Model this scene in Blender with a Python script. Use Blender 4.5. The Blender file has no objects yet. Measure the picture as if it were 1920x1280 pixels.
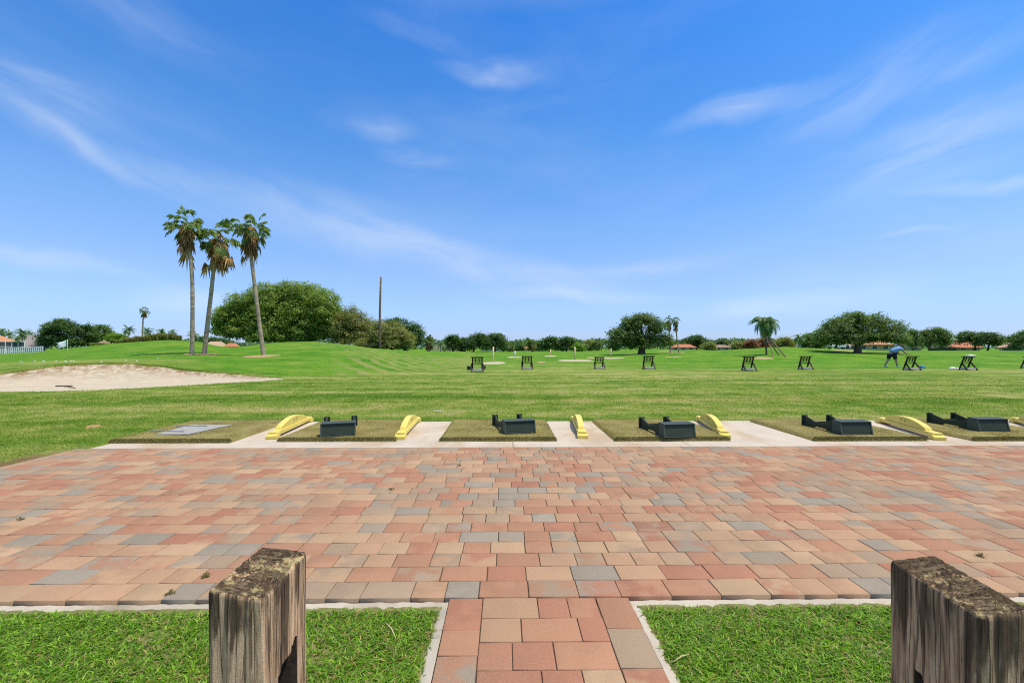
import bpy, bmesh, math, random
import numpy as np
from mathutils import Vector, Matrix, noise
R = math.radians
rng = np.random.default_rng(7)
random.seed(7)
scn = bpy.context.scene
COL = scn.collection
# ---------------------------------------------------------------- camera model
F = 853.3; CX = 960.0; HY = 650.0; CH = 1.2; YAW = R(0.9)
SA, CA = math.sin(YAW), math.cos(YAW)
def cam2w(lat, d):
    return lat*CA + d*SA, -lat*SA + d*CA
def w2cam(x, y):
    return x*CA - y*SA, x*SA + y*CA
def P(px, py, d):
    x, y = cam2w((px-CX)*d/F, d)
    return Vector((x, y, CH-(py-HY)*d/F))
# ---------------------------------------------------------------- terrain
LPX = np.array([-500, 0, 117, 180, 233, 300, 350, 437, 528, 600, 700, 780, 850, 900], float)
BF  = np.interp(LPX, [-500, 0, 117, 233, 350, 437, 528, 900], [12.5, 12.5, 12.7, 13.4, 14.6, 15.75, 16.8, 32])
BD  = np.interp(LPX, [-500, 0, 100, 223, 350, 437, 528, 600, 700, 850, 900], [16, 16.5, 17.5, 18.5, 18.5, 17.9, 16.95, 18.5, 20.5, 25.6, 30])
BY  = np.interp(LPX, [-500, 0, 51, 103, 172, 223, 275, 320, 350, 437, 496, 528], [720, 702, 691, 686, 683.5, 682, 684, 689, 695, 702, 707, 711])
BZ  = np.where(LPX <= 528, CH-(BY-HY)*BD/F, -0.03)
GD  = np.interp(LPX, [-500, 528, 700, 850, 900], [28, 28, 30, 40, 50])
GZ  = np.interp(LPX, [-500, 0, 180, 320, 528, 600, 700, 780, 850, 900], [.1, .28, .46, .5, .52, .55, .45, .22, .03, -.03])
CRX = np.array([-500, 0, 60, 110, 150, 200, 260, 320, 350, 380, 405, 435, 465, 490, 540, 590, 640, 700, 760, 800, 860, 900], float)
CRY = np.array([668, 664, 661, 655.5, 651, 645, 640.5, 637.8, 639, 642, 648, 651.5, 648, 644.5, 641, 640.5, 645, 653, 658, 660, 662, 662], float)
CRD = np.interp(CRX, [-500, 0, 320, 420, 560, 700, 760, 800, 860, 900], [60, 60, 56, 60, 60, 58, 65, 75, 85, 88])
CRZ = CH-(CRY-HY)*CRD/F
RX  = np.array([870, 1000, 1150, 1230, 1300, 1340, 1400, 1440, 1475, 1510, 1560, 1620, 1680, 1760, 1920, 2600], float)
RY  = np.array([660.5, 660, 658.5, 657.5, 656, 657.5, 654, 651, 650.5, 652.5, 654.5, 656, 657.5, 658, 658, 661], float)
RD  = np.interp(RX, [870, 1100, 1300, 1450, 1550, 1700, 1920], [110, 110, 78, 62, 66, 70, 70])
RZ  = CH-(RY-HY)*RD/F
def knots(px):
    px = np.clip(px, -500, 2600)
    il = lambda a: np.interp(px, LPX, a)
    t = np.clip((px-860)/60, 0, 1)
    crd = np.where(px < 880, np.interp(px, CRX, CRD), 0)*(1-t)+np.interp(px, RX, RD)*t
    crz = np.interp(px, CRX, CRZ)*(1-t)+np.interp(px, RX, RZ)*t
    bd = il(BD)*(1-t)+25.5*t; bz = il(BZ)*(1-t)-.05*t
    gd = il(GD)*(1-t)+29.0*t; gz = il(GZ)*(1-t)-.16*t
    md = gd*(1-t)+np.minimum(34, 34)*t + .5*(1-t); mz = gz*(1-t)+(-.1)*t + .0
    b0 = np.minimum(bd-.4, il(BF)+1.0)
    D = np.stack([0*px, np.full_like(px, 9.), bd-1.0*(px > 528)-1.4*(px <= 528), bd, gd, np.maximum(md, gd+.6), crd, crd+45, np.full_like(px, 260.), np.full_like(px, 6000.)], 1)
    Z = np.stack([0*px-.03, 0*px-.03, np.where(px <= 528, -.03, -.03), bz, gz, mz+.0, crz, crz*.45-.1, 0*px-.1, 0*px-.1], 1)
    return D, Z
def hermite(D, Z, d):
    dD = np.diff(D, axis=1); s = np.diff(Z, axis=1)/dD
    m = np.zeros_like(Z)
    same = s[:, :-1]*s[:, 1:] > 0
    hm = 2*s[:, :-1]*s[:, 1:]/np.where(same, s[:, :-1]+s[:, 1:], 1)
    m[:, 1:-1] = np.where(same, hm, 0)
    i = np.clip((d[:, None] >= D).sum(1)-1, 0, D.shape[1]-2)
    r = np.arange(len(d))
    h = dD[r, i]; t = np.clip((d-D[r, i])/h, 0, 1)
    t2, t3 = t*t, t*t*t
    return (2*t3-3*t2+1)*Z[r, i]+(t3-2*t2+t)*h*m[r, i]+(-2*t3+3*t2)*Z[r, i+1]+(t3-t2)*h*m[r, i+1]
def undul(x, y):
    return .020*np.sin(x*.55+1.3*np.sin(y*.31))*np.sin(y*.47+.7)+.012*np.sin(x*1.3+y*.9)+.01*np.sin(y*1.9-x*.6)
def bowl(px, d):
    """depth of the bunker bowl under the plain terrain: 0 outside, 1 inside"""
    bf = np.interp(px, LPX, BF); bd = np.interp(px, LPX, BD)
    w = np.clip((530-px)/60, 0, 1)*np.clip((px+330)/80, 0, 1)
    t = (d-bf)/np.maximum(bd-bf, .05)
    inside = (t > 0) & (t < 1)
    e = np.minimum(np.clip((d-bf)/.35, 0, 1), np.clip((bd-d)/.25, 0, 1))
    return np.where(inside, e*w, 0)
def Hn(x, y):
    x = np.asarray(x, float); y = np.asarray(y, float)
    lat, d = w2cam(x, y)
    dd = np.maximum(d, .6)
    px = CX+F*lat/dd
    D, Z = knots(px)
    z = hermite(D, Z, dd)
    far = np.clip((dd-13)/12, 0, 1)
    z = z+undul(x, y)*far
    z = z-.13*bowl(px, dd)
    return np.where(d < .6, -.03, z)
def H(x, y):
    return float(Hn(np.array([x]), np.array([y]))[0])
def hit(px, py, d0=7.0, d1=400):
    ds = np.geomspace(d0, d1, 3000)
    x, y = cam2w((px-CX)*ds/F, ds)
    z = CH-(py-HY)*ds/F
    g = Hn(x, y)
    k = np.nonzero(z <= g)[0]
    k = k[0] if len(k) else len(ds)-1
    return Vector((x[k], y[k], g[k])), ds[k]
def at(px, d):
    x, y = cam2w((px-CX)*d/F, d)
    return Vector((x, y, H(x, y)))
# ---------------------------------------------------------------- node helpers
class NT:
    def __init__(self, tree):
        self.t = tree; self.L = tree.links.new
    def n(self, typ, ins=None, **props):
        nd = self.t.nodes.new(typ)
        for k, v in props.items(): setattr(nd, k, v)
        for k, v in (ins or {}).items():
            s = nd.inputs[k]
            if isinstance(v, bpy.types.NodeSocket): self.L(v, s)
            elif isinstance(v, bpy.types.Node): self.L(v.outputs[0], s)
            else: s.default_value = v
        return nd
    def math(self, op, a, b=None, c=None, clamp=False):
        ins = {0: a}
        if b is not None: ins[1] = b
        if c is not None: ins[2] = c
        return self.n('ShaderNodeMath', ins, operation=op, use_clamp=clamp).outputs[0]
    def mix(self, f, a, b, mode='MIX'):
        nd = self.t.nodes.new('ShaderNodeMix'); nd.data_type = 'RGBA'; nd.blend_type = mode
        for s, v in ((nd.inputs[0], f), (nd.inputs[6], a), (nd.inputs[7], b)):
            if isinstance(v, bpy.types.NodeSocket): self.L(v, s)
            else: s.default_value = (tuple(v)+(1,))[:4] if hasattr(v, '__len__') else v
        return nd.outputs[2]
    def ramp(self, f, stops, interp='LINEAR'):
        nd = self.t.nodes.new('ShaderNodeValToRGB'); cr = nd.color_ramp; cr.interpolation = interp
        while len(cr.elements) < len(stops): cr.elements.new(.5)
        for e, (p, c) in zip(cr.elements, stops):
            e.position = p; e.color = (c, c, c, 1) if not hasattr(c, '__len__') else (tuple(c)+(1,))[:4]
        self.L(f, nd.inputs[0]); return nd.outputs[0]
    def noise(self, vec, scale, detail=4, rough=.55, dist=0, out=0):
        return self.n('ShaderNodeTexNoise', {'Vector': vec, 'Scale': scale, 'Detail': detail, 'Roughness': rough, 'Distortion': dist}).outputs[out]
    def mapv(self, vec, scale=(1, 1, 1), loc=(0, 0, 0), rot=(0, 0, 0)):
        return self.n('ShaderNodeMapping', {'Vector': vec, 'Scale': scale, 'Location': loc, 'Rotation': rot}).outputs[0]
    def sstep(self, v, a, b):
        return self.n('ShaderNodeMapRange', {0: v, 1: a, 2: b, 3: 0., 4: 1.}, interpolation_type='SMOOTHSTEP').outputs[0]
def material(name):
    m = bpy.data.materials.new(name); m.use_nodes = True
    m.node_tree.nodes.clear()
    q = NT(m.node_tree)
    q.geo = q.n('ShaderNodeNewGeometry'); q.tc = q.n('ShaderNodeTexCoord')
    q.pos = q.geo.outputs['Position']; q.obj = q.tc.outputs['Object']; q.rnd = q.geo.outputs['Random Per Island']
    q.m = m
    return q
def finish(q, color, rough=.8, spec=.3, bump=None, bstr=.5, bdist=.01, metal=0., trans=0., tcol=None):
    ins = {'Roughness': rough, 'Specular IOR Level': spec, 'Metallic': metal}
    ins['Base Color'] = color if isinstance(color, bpy.types.NodeSocket) else (tuple(color)+(1,))[:4]
    if bump is not None:
        ins['Normal'] = q.n('ShaderNodeBump', {'Height': bump, 'Strength': bstr, 'Distance': bdist}).outputs[0]
    b = q.n('ShaderNodeBsdfPrincipled', ins)
    sh = b.outputs[0]
    if trans:
        tr = q.n('ShaderNodeBsdfTranslucent', {'Color': tcol if tcol is not None else ins['Base Color']})
        sh = q.n('ShaderNodeMixShader', {0: trans, 1: sh, 2: tr.outputs[0]}).outputs[0]
    q.n('ShaderNodeOutputMaterial', {'Surface': sh})
    return q.m
def plain(name, col, rough=.6, spec=.3, var=.15, nscale=8., metal=0., bump=.0):
    q = material(name)
    nz = q.noise(q.obj, nscale, 4, .6)
    dark = tuple(c*(1-var) for c in col); lite = tuple(min(1, c*(1+var)) for c in col)
    c = q.ramp(nz, [(.3, dark), (.7, lite)])
    return finish(q, c, rough, spec, bump=nz if bump else None, bstr=bump, bdist=.01, metal=metal)
# ---------------------------------------------------------------- object helpers
def link(name, me, mat=None, parent=None):
    o = bpy.data.objects.new(name, me); COL.objects.link(o)
    if mat is not None and me is not None:
        for m in (mat if isinstance(mat, (list, tuple)) else [mat]): me.materials.append(m)
    if parent is not None: o.parent = parent
    return o
def tag(o, label=None, cat=None, group=None, kind=None):
    if label: o['label'] = label
    if cat: o['category'] = cat
    if group: o['group'] = group
    if kind: o['kind'] = kind
    return o
def thing(name, label, cat, loc=(0, 0, 0), rz=0., group=None):
    o = bpy.data.objects.new(name, None); COL.objects.link(o)
    o.location = loc; o.rotation_euler = (0, 0, rz); o.empty_display_size = .2
    return tag(o, label, cat, group)
def np_mesh(name, V, Fc, smooth=False):
    """V (n,3); Fc list of (k,m) int arrays of faces with m corners"""
    me = bpy.data.meshes.new(name)
    V = np.asarray(V, np.float32)
    me.vertices.add(len(V)); me.vertices.foreach_set('co', V.ravel())
    if not isinstance(Fc, (list, tuple)): Fc = [Fc]
    Fc = [np.asarray(f, np.int32) for f in Fc if len(f)]
    tot = sum(f.size for f in Fc); nf = sum(len(f) for f in Fc)
    me.loops.add(tot); me.polygons.add(nf)
    me.loops.foreach_set('vertex_index', np.concatenate([f.ravel() for f in Fc]))
    sz = np.concatenate([np.full(len(f), f.shape[1], np.int32) for f in Fc])
    st = np.concatenate([[0], np.cumsum(sz)[:-1]]).astype(np.int32)
    me.polygons.foreach_set('loop_start', st); me.polygons.foreach_set('loop_total', sz)
    if smooth: me.polygons.foreach_set('use_smooth', np.ones(nf, bool))
    me.update(calc_edges=True); me.validate()
    return me
class MB:
    """collects shapes into one mesh"""
    def __init__(self): self.b = bmesh.new()
    def box(self, c, s, rot=None, bev=0.):
        r = bmesh.ops.create_cube(self.b, size=1.)
        vs = r['verts']
        M = Matrix.Translation(c) @ (rot.to_4x4() if rot else Matrix()) @ Matrix.Diagonal((s[0], s[1], s[2], 1))
        bmesh.ops.transform(self.b, matrix=M, verts=vs)
        if bev:
            es = list({e for v in vs for e in v.link_edges})
            bmesh.ops.bevel(self.b, geom=es, offset=bev, segments=2, affect='EDGES', profile=.6)
        return self
    def bar(self, a, b, w, t, up=Vector((0, 0, 1)), bev=0.):
        a = Vector(a); b = Vector(b); z = (b-a); L = z.length; z.normalize()
        x = up.cross(z)
        if x.length < 1e-4: x = Vector((1, 0, 0)).cross(z)
        x.normalize(); y = z.cross(x)
        return self.box((a+b)/2, (w, t, L), Matrix((x, y, z)).transposed(), bev)
    def tube(self, pts, rad, n=10, cap=True):
        pts = [Vector(p) for p in pts]; rings = []
        if not hasattr(rad, '__len__'): rad = [rad]*len(pts)
        for i, p in enumerate(pts):
            t = (pts[min(i+1, len(pts)-1)]-pts[max(i-1, 0)]).normalized()
            x = t.cross(Vector((0, 1, 0)))
            if x.length < .05: x = t.cross(Vector((1, 0, 0)))
            x.normalize(); y = t.cross(x)
            rings.append([self.b.verts.new(p+(x*math.cos(2*math.pi*k/n)+y*math.sin(2*math.pi*k/n))*rad[i]) for k in range(n)])
        for a, b in zip(rings[:-1], rings[1:]):
            for k in range(n): self.b.faces.new((a[k], a[(k+1) % n], b[(k+1) % n], b[k])).smooth = True
        if cap:
            self.b.faces.new(rings[0][::-1]); self.b.faces.new(rings[-1])
        return self
    def prism(self, outline, x0, x1, axis='X'):
        """outline [(y,z)] extruded along x"""
        f = (lambda x, p: (x, p[0], p[1])) if axis == 'X' else (lambda x, p: (p[0], x, p[1])) if axis == 'Y' else (lambda x, p: (p[0], p[1], x))
        A = [self.b.verts.new(f(x0, p)) for p in outline]; B = [self.b.verts.new(f(x1, p)) for p in outline]
        n = len(outline)
        self.b.faces.new(A[::-1]); self.b.faces.new(B)
        for k in range(n): self.b.faces.new((A[k], A[(k+1) % n], B[(k+1) % n], B[k]))
        return self
    def poly(self, pts):
        self.b.faces.new([self.b.verts.new(p) for p in pts]); return self
    def build(self, name, mat, parent=None, bevel=0., smooth=False):
        bmesh.ops.recalc_face_normals(self.b, faces=self.b.faces)
        me = bpy.data.meshes.new(name); self.b.to_mesh(me); self.b.free()
        if smooth:
            me.polygons.foreach_set('use_smooth', np.ones(len(me.polygons), bool))
        o = link(name, me, mat, parent)
        if bevel:
            m = o.modifiers.new('edge', 'BEVEL'); m.width = bevel; m.segments = 2; m.limit_method = 'ANGLE'; m.angle_limit = R(40)
        return o
def copy_tree(o, parent=None):
    c = o.copy(); COL.objects.link(c)
    if parent is not None: c.parent = parent
    for ch in o.children: copy_tree(ch, c)
    return c
def rot_frames(n):
    """random orthonormal frames"""
    a = rng.normal(size=(n, 3)); a /= np.linalg.norm(a, axis=1)[:, None]
    b = rng.normal(size=(n, 3)); b -= (a*b).sum(1)[:, None]*a; b /= np.linalg.norm(b, axis=1)[:, None]
    return a, b
# ================================================================= MATERIALS
OLIVE = [(.40, (.095, .185, .016)), (.465, (.145, .230, .026)), (.525, (.225, .280, .052)), (.61, (.36, .335, .12))]
def mat_ground():
    q = material('grass_ground')
    ri = q.n('ShaderNodeAttribute', attribute_name='rich').outputs['Fac']
    dr = q.n('ShaderNodeAttribute', attribute_name='dry').outputs['Fac']
    di = q.n('ShaderNodeAttribute', attribute_name='dirt').outputs['Fac']
    n1 = q.noise(q.pos, .30, 6, .68); n2 = q.noise(q.pos, 1.4, 5, .65); n3 = q.noise(q.pos, 9, 4, .7); n4 = q.noise(q.pos, 60, 3, .7)
    # mown bands running across the range
    nb = q.noise(q.mapv(q.pos, (.09, .75, 1)), 1., 4, .6)
    olive = q.ramp(q.math('ADD', q.math('MULTIPLY', nb, .55), q.math('MULTIPLY', n2, .45)), OLIVE)
    rich = q.ramp(q.math('ADD', q.math('MULTIPLY', n1, .7), q.math('MULTIPLY', n2, .3)), [(.38, (0.048, 0.165, 0.006)), (.48, (0.088, 0.225, 0.010)), (.56, (0.140, 0.255, 0.018)), (.66, (0.216, 0.275, 0.045))])
    c = q.mix(ri, olive, rich)
    # arcs left by the mower on the drier flank
    w = q.n('ShaderNodeTexWave', {'Vector': q.mapv(q.pos, (1, 1, 0), (0, 0, 0), (0, 0, R(-32))), 'Scale': .30, 'Distortion': 4.5, 'Detail': 4, 'Detail Scale': .7}, wave_type='BANDS').outputs[1]
    dm = q.math('MULTIPLY', dr, q.sstep(q.math('ADD', q.math('MULTIPLY', w, .65), q.math('MULTIPLY', n2, .5)), .48, .80), clamp=True)
    c = q.mix(q.math('MULTIPLY', dm, .5), c, (.34, .28, .115))
    sp = q.math('MULTIPLY', q.sstep(n3, .56, .74), .5)
    c = q.mix(sp, c, (.045, .095, .012))
    sp2 = q.math('MULTIPLY', q.sstep(q.noise(q.mapv(q.pos, (1, 1, 1), (3, 9, 1)), 14, 4, .7), .57, .72), .68)
    c = q.mix(sp2, c, (.38, .335, .15))
    c = q.mix(q.math('MULTIPLY', di, q.sstep(n3, .30, .55), clamp=True), c, (.20, .12, .055))
    c = q.mix(.35, c, q.mix(n4, (.3, .3, .3), (1.7, 1.7, 1.7)), 'MULTIPLY')
    h = q.math('ADD', q.math('MULTIPLY', n4, .5), n3)
    return finish(q, c, .9, .08, bump=h, bstr=.9, bdist=.05)
def mat_fairblade():
    q = material('fairway_blades')
    n2 = q.noise(q.pos, 1.4, 5, .65); nb = q.noise(q.mapv(q.pos, (.09, .75, 1)), 1., 4, .6)
    c = q.ramp(q.math('ADD', q.math('MULTIPLY', nb, .55), q.math('MULTIPLY', n2, .45)), OLIVE)
    c = q.mix(q.math('MULTIPLY', q.sstep(q.noise(q.mapv(q.pos, (.6, 1.5, 1), (3, 9, 1)), 1.6, 5, .7), .54, .70), .6), c, (.36, .32, .14))
    c = q.mix(1., c, q.ramp(q.rnd, [(0, (.75, .8, .7)), (.5, (1.2, 1.25, 1.1)), (.85, (1.7, 1.6, 1.5)), (1, (2.4, 1.9, 2.6))]), 'MULTIPLY')
    return finish(q, c, .6, .15, trans=.35, tcol=q.mix(1., c, (1.4, 1.5, .9), 'MULTIPLY'))
def mat_leaf(name, stops, trans=.42, rough=.5, spec=.3, tmul=1.55):
    q = material(name)
    big = q.noise(q.obj, .35, 3, .5)
    f = q.math('ADD', q.math('MULTIPLY', q.rnd, .6), q.math('MULTIPLY', big, .4))
    c = q.ramp(f, stops)
    return finish(q, c, rough, spec, trans=trans, tcol=q.mix(1., c, (tmul*1.1, tmul*1.2, tmul*.7), 'MULTIPLY'))
def mat_sand(name='bunker_sand', base=(.50, .43, .315)):
    q = material(name)
    n = q.noise(q.pos, 2.2, 6, .65); f = q.noise(q.pos, 90, 3, .7); r = q.noise(q.mapv(q.pos, (.6, 6, 1)), 1.5, 4, .6)
    s = q.math('ADD', q.math('MULTIPLY', n, .6), q.math('MULTIPLY', r, .4))
    c = q.ramp(s, [(.3, tuple(b*.8 for b in base)), (.5, base), (.7, tuple(min(1, b*1.1) for b in base))])
    edge = q.n('ShaderNodeAttribute', attribute_name='edge').outputs['Fac']
    c = q.mix(q.math('MULTIPLY', edge, q.sstep(q.noise(q.pos, 4, 6, .75), .40, .58), clamp=True), c, (.24, .15, .075))
    c = q.mix(q.math('MULTIPLY', f, .12), c, (.3, .2, .12))
    return finish(q, c, .95, .1, bump=q.math('ADD', n, q.math('MULTIPLY', r, .8)), bstr=.5, bdist=.06)
def mat_paver():
    q = material('clay_paver')
    A = q.n('ShaderNodeAttribute', attribute_name='tint_a').outputs['Color']
    B = q.n('ShaderNodeAttribute', attribute_name='tint_b').outputs['Color']
    nz = q.noise(q.pos, 7, 3, .5, .3)
    c = q.mix(q.sstep(nz, .38, .64), A, B)
    f = q.noise(q.pos, 300, 2, .8); g = q.noise(q.pos, 90, 3, .7); w = q.noise(q.pos, 1.1, 4, .6)
    c = q.mix(.42, c, q.mix(f, (.1, .1, .1), (1.9, 1.9, 1.9)), 'MULTIPLY')
    c = q.mix(q.math('MULTIPLY', q.sstep(g, .62, .78), .35), c, (.52, .41, .31))
    c = q.mix(q.math('MULTIPLY', q.sstep(w, .47, .72), .36), c, (.22, .16, .11))
    v = q.n('ShaderNodeTexVoronoi', {'Vector': q.pos, 'Scale': 130.}).outputs[0]
    c = q.mix(q.math('MULTIPLY', q.math('LESS_THAN', v, .13), .6), c, (.66, .58, .48))
    return finish(q, c, .9, .15, bump=q.math('ADD', f, g), bstr=.35, bdist=.003)
def mat_concrete(name, base, stain=(.33, .26, .17)):
    q = material(name)
    n = q.noise(q.pos, 1.6, 6, .65); f = q.noise(q.pos, 120, 3, .7); s = q.noise(q.mapv(q.pos, (1, .5, 1)), 1.1, 5, .65, .5)
    c = q.ramp(n, [(.3, tuple(b*.86 for b in base)), (.65, tuple(min(1, b*1.06) for b in base))])
    c = q.mix(q.math('MULTIPLY', q.sstep(s, .46, .66), .72), c, stain)
    c = q.mix(.25, c, q.mix(f, (.4, .4, .4), (1.6, 1.6, 1.6)), 'MULTIPLY')
    return finish(q, c, .9, .15, bump=q.math('ADD', f, n), bstr=.4, bdist=.004)
def mat_post(lo, hi, gain):
    q = material('weathered_post_wood')
    st = q.noise(q.mapv(q.obj, (95, 95, 5.5)), 1., 5, .65, .4)
    st2 = q.noise(q.mapv(q.obj, (34, 34, 2.6), (3, 1, 0)), 1., 4, .6, .6)
    fine = q.noise(q.mapv(q.obj, (330, 330, 34)), 1., 3, .7)
    st = q.math('ADD', q.math('MULTIPLY', st, .72), q.math('MULTIPLY', fine, .28))
    c = q.ramp(st, [(.28, tuple(gain*v for v in (.115, .070, .038))), (.42, tuple(gain*v for v in (.42, .265, .148))), (.56, tuple(gain*v for v in (.68, .47, .28))), (.74, tuple(gain*v for v in (.82, .62, .40)))])
    pz = q.n('ShaderNodeSeparateXYZ', {0: q.obj}).outputs[2]
    mild = q.math('MULTIPLY', q.sstep(q.math('ADD', st2, q.math('MULTIPLY', q.sstep(pz, .50, .74), .16)), lo, hi), .85)
    c = q.mix(mild, c, (.045, .030, .019))
    # end grain, black mould and lichen on the top
    ck = q.math('ABSOLUTE', q.math('SUBTRACT', q.noise(q.mapv(q.obj, (52, 52, 1.5), (7, 3, 0)), 1., 3, .5, .3), .5))
    ckm = q.math('SUBTRACT', 1., q.sstep(ck, .004, .022))
    c = q.mix(q.math('MULTIPLY', ckm, .65), c, (.035, .024, .016))
    up = q.sstep(q.n('ShaderNodeSeparateXYZ', {0: q.geo.outputs['True Normal']}).outputs[2], .35, .75)
    ring = q.noise(q.mapv(q.obj, (25, 120, 1), (0, 0, 0), (0, 0, R(12))), 1., 4, .6, 1.2)
    topc = q.ramp(ring, [(.33, (.028, .020, .013)), (.5, (.085, .060, .036)), (.68, (.22, .165, .095))])
    mo = q.math('ADD', q.noise(q.mapv(q.obj, (1, 1, 1), (4.1, 2.2, 0)), 15, 3, .6, .4), q.math('MULTIPLY', q.noise(q.obj, 110, 4, .8), .42))
    topc = q.mix(q.math('MULTIPLY', q.sstep(mo, .71, .86), .9), topc, (.46, .375, .18))
    c = q.mix(up, c, topc)
    h = q.math('SUBTRACT', q.math('ADD', q.math('MULTIPLY', st, 1.), q.math('MULTIPLY', q.noise(q.obj, 260, 3, .7), .25)), q.math('MULTIPLY', ckm, .8))
    return finish(q, c, .92, .12, bump=h, bstr=.8, bdist=.006)
def mat_bark(name, a, b, vs=(9, 9, 22)):
    q = material(name)
    n = q.noise(q.mapv(q.obj, vs), .6, 5, .7, .5); r = q.noise(q.obj, .5, 4, .6)
    c = q.mix(q.sstep(q.math('ADD', q.math('MULTIPLY', n, .6), q.math('MULTIPLY', r, .4)), .35, .65), a, b)
    return finish(q, c, .95, .1, bump=n, bstr=.8, bdist=.05)
def mat_roof(name, base):
    q = material(name)
    w = q.n('ShaderNodeTexWave', {'Vector': q.obj, 'Scale': 1.1, 'Distortion': .6, 'Detail': 2}, bands_direction='X').outputs[1]
    n = q.noise(q.obj, .9, 5, .6); s = q.noise(q.obj, 6, 3, .7)
    c = q.ramp(q.math('ADD', q.math('MULTIPLY', n, .5), q.math('MULTIPLY', s, .5)), [(.3, tuple(b*.62 for b in base)), (.7, tuple(min(1, b*1.2) for b in base))])
    c = q.mix(q.math('MULTIPLY', w, .25), c, tuple(b*.5 for b in base))
    return finish(q, c, .85, .2, bump=w, bstr=.5, bdist=.08)
def mat_turf():
    q = material('mat_turf')
    n = q.noise(q.pos, 2.4, 5, .65); f = q.noise(q.pos, 170, 3, .75); w = q.noise(q.mapv(q.pos, (1.6, .9, 1), (5, 2, 0)), 1.2, 4, .6)
    c = q.ramp(n, [(.3, (0.196, 0.171, 0.057)), (.5, (0.247, 0.213, 0.075)), (.7, (0.291, 0.246, 0.106))])
    c = q.mix(q.math('MULTIPLY', q.sstep(w, .56, .72), .55), c, (.16, .11, .065))
    c = q.mix(.28, c, q.mix(f, (.15, .15, .15), (1.9, 1.9, 1.9)), 'MULTIPLY')
    return finish(q, c, .98, .05, bump=f, bstr=.5, bdist=.004)
def mat_paint(name, col, chip, rough=.45):
    q = material(name)
    n = q.noise(q.obj, 9, 5, .65); g = q.noise(q.obj, 55, 4, .7)
    c = q.ramp(n, [(.3, tuple(b*.84 for b in col)), (.65, tuple(min(1, b*1.05) for b in col))])
    c = q.mix(q.math('MULTIPLY', q.sstep(g, .66, .76), .7), c, chip)
    return finish(q, c, rough, .22, bump=g, bstr=.15, bdist=.003)
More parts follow.
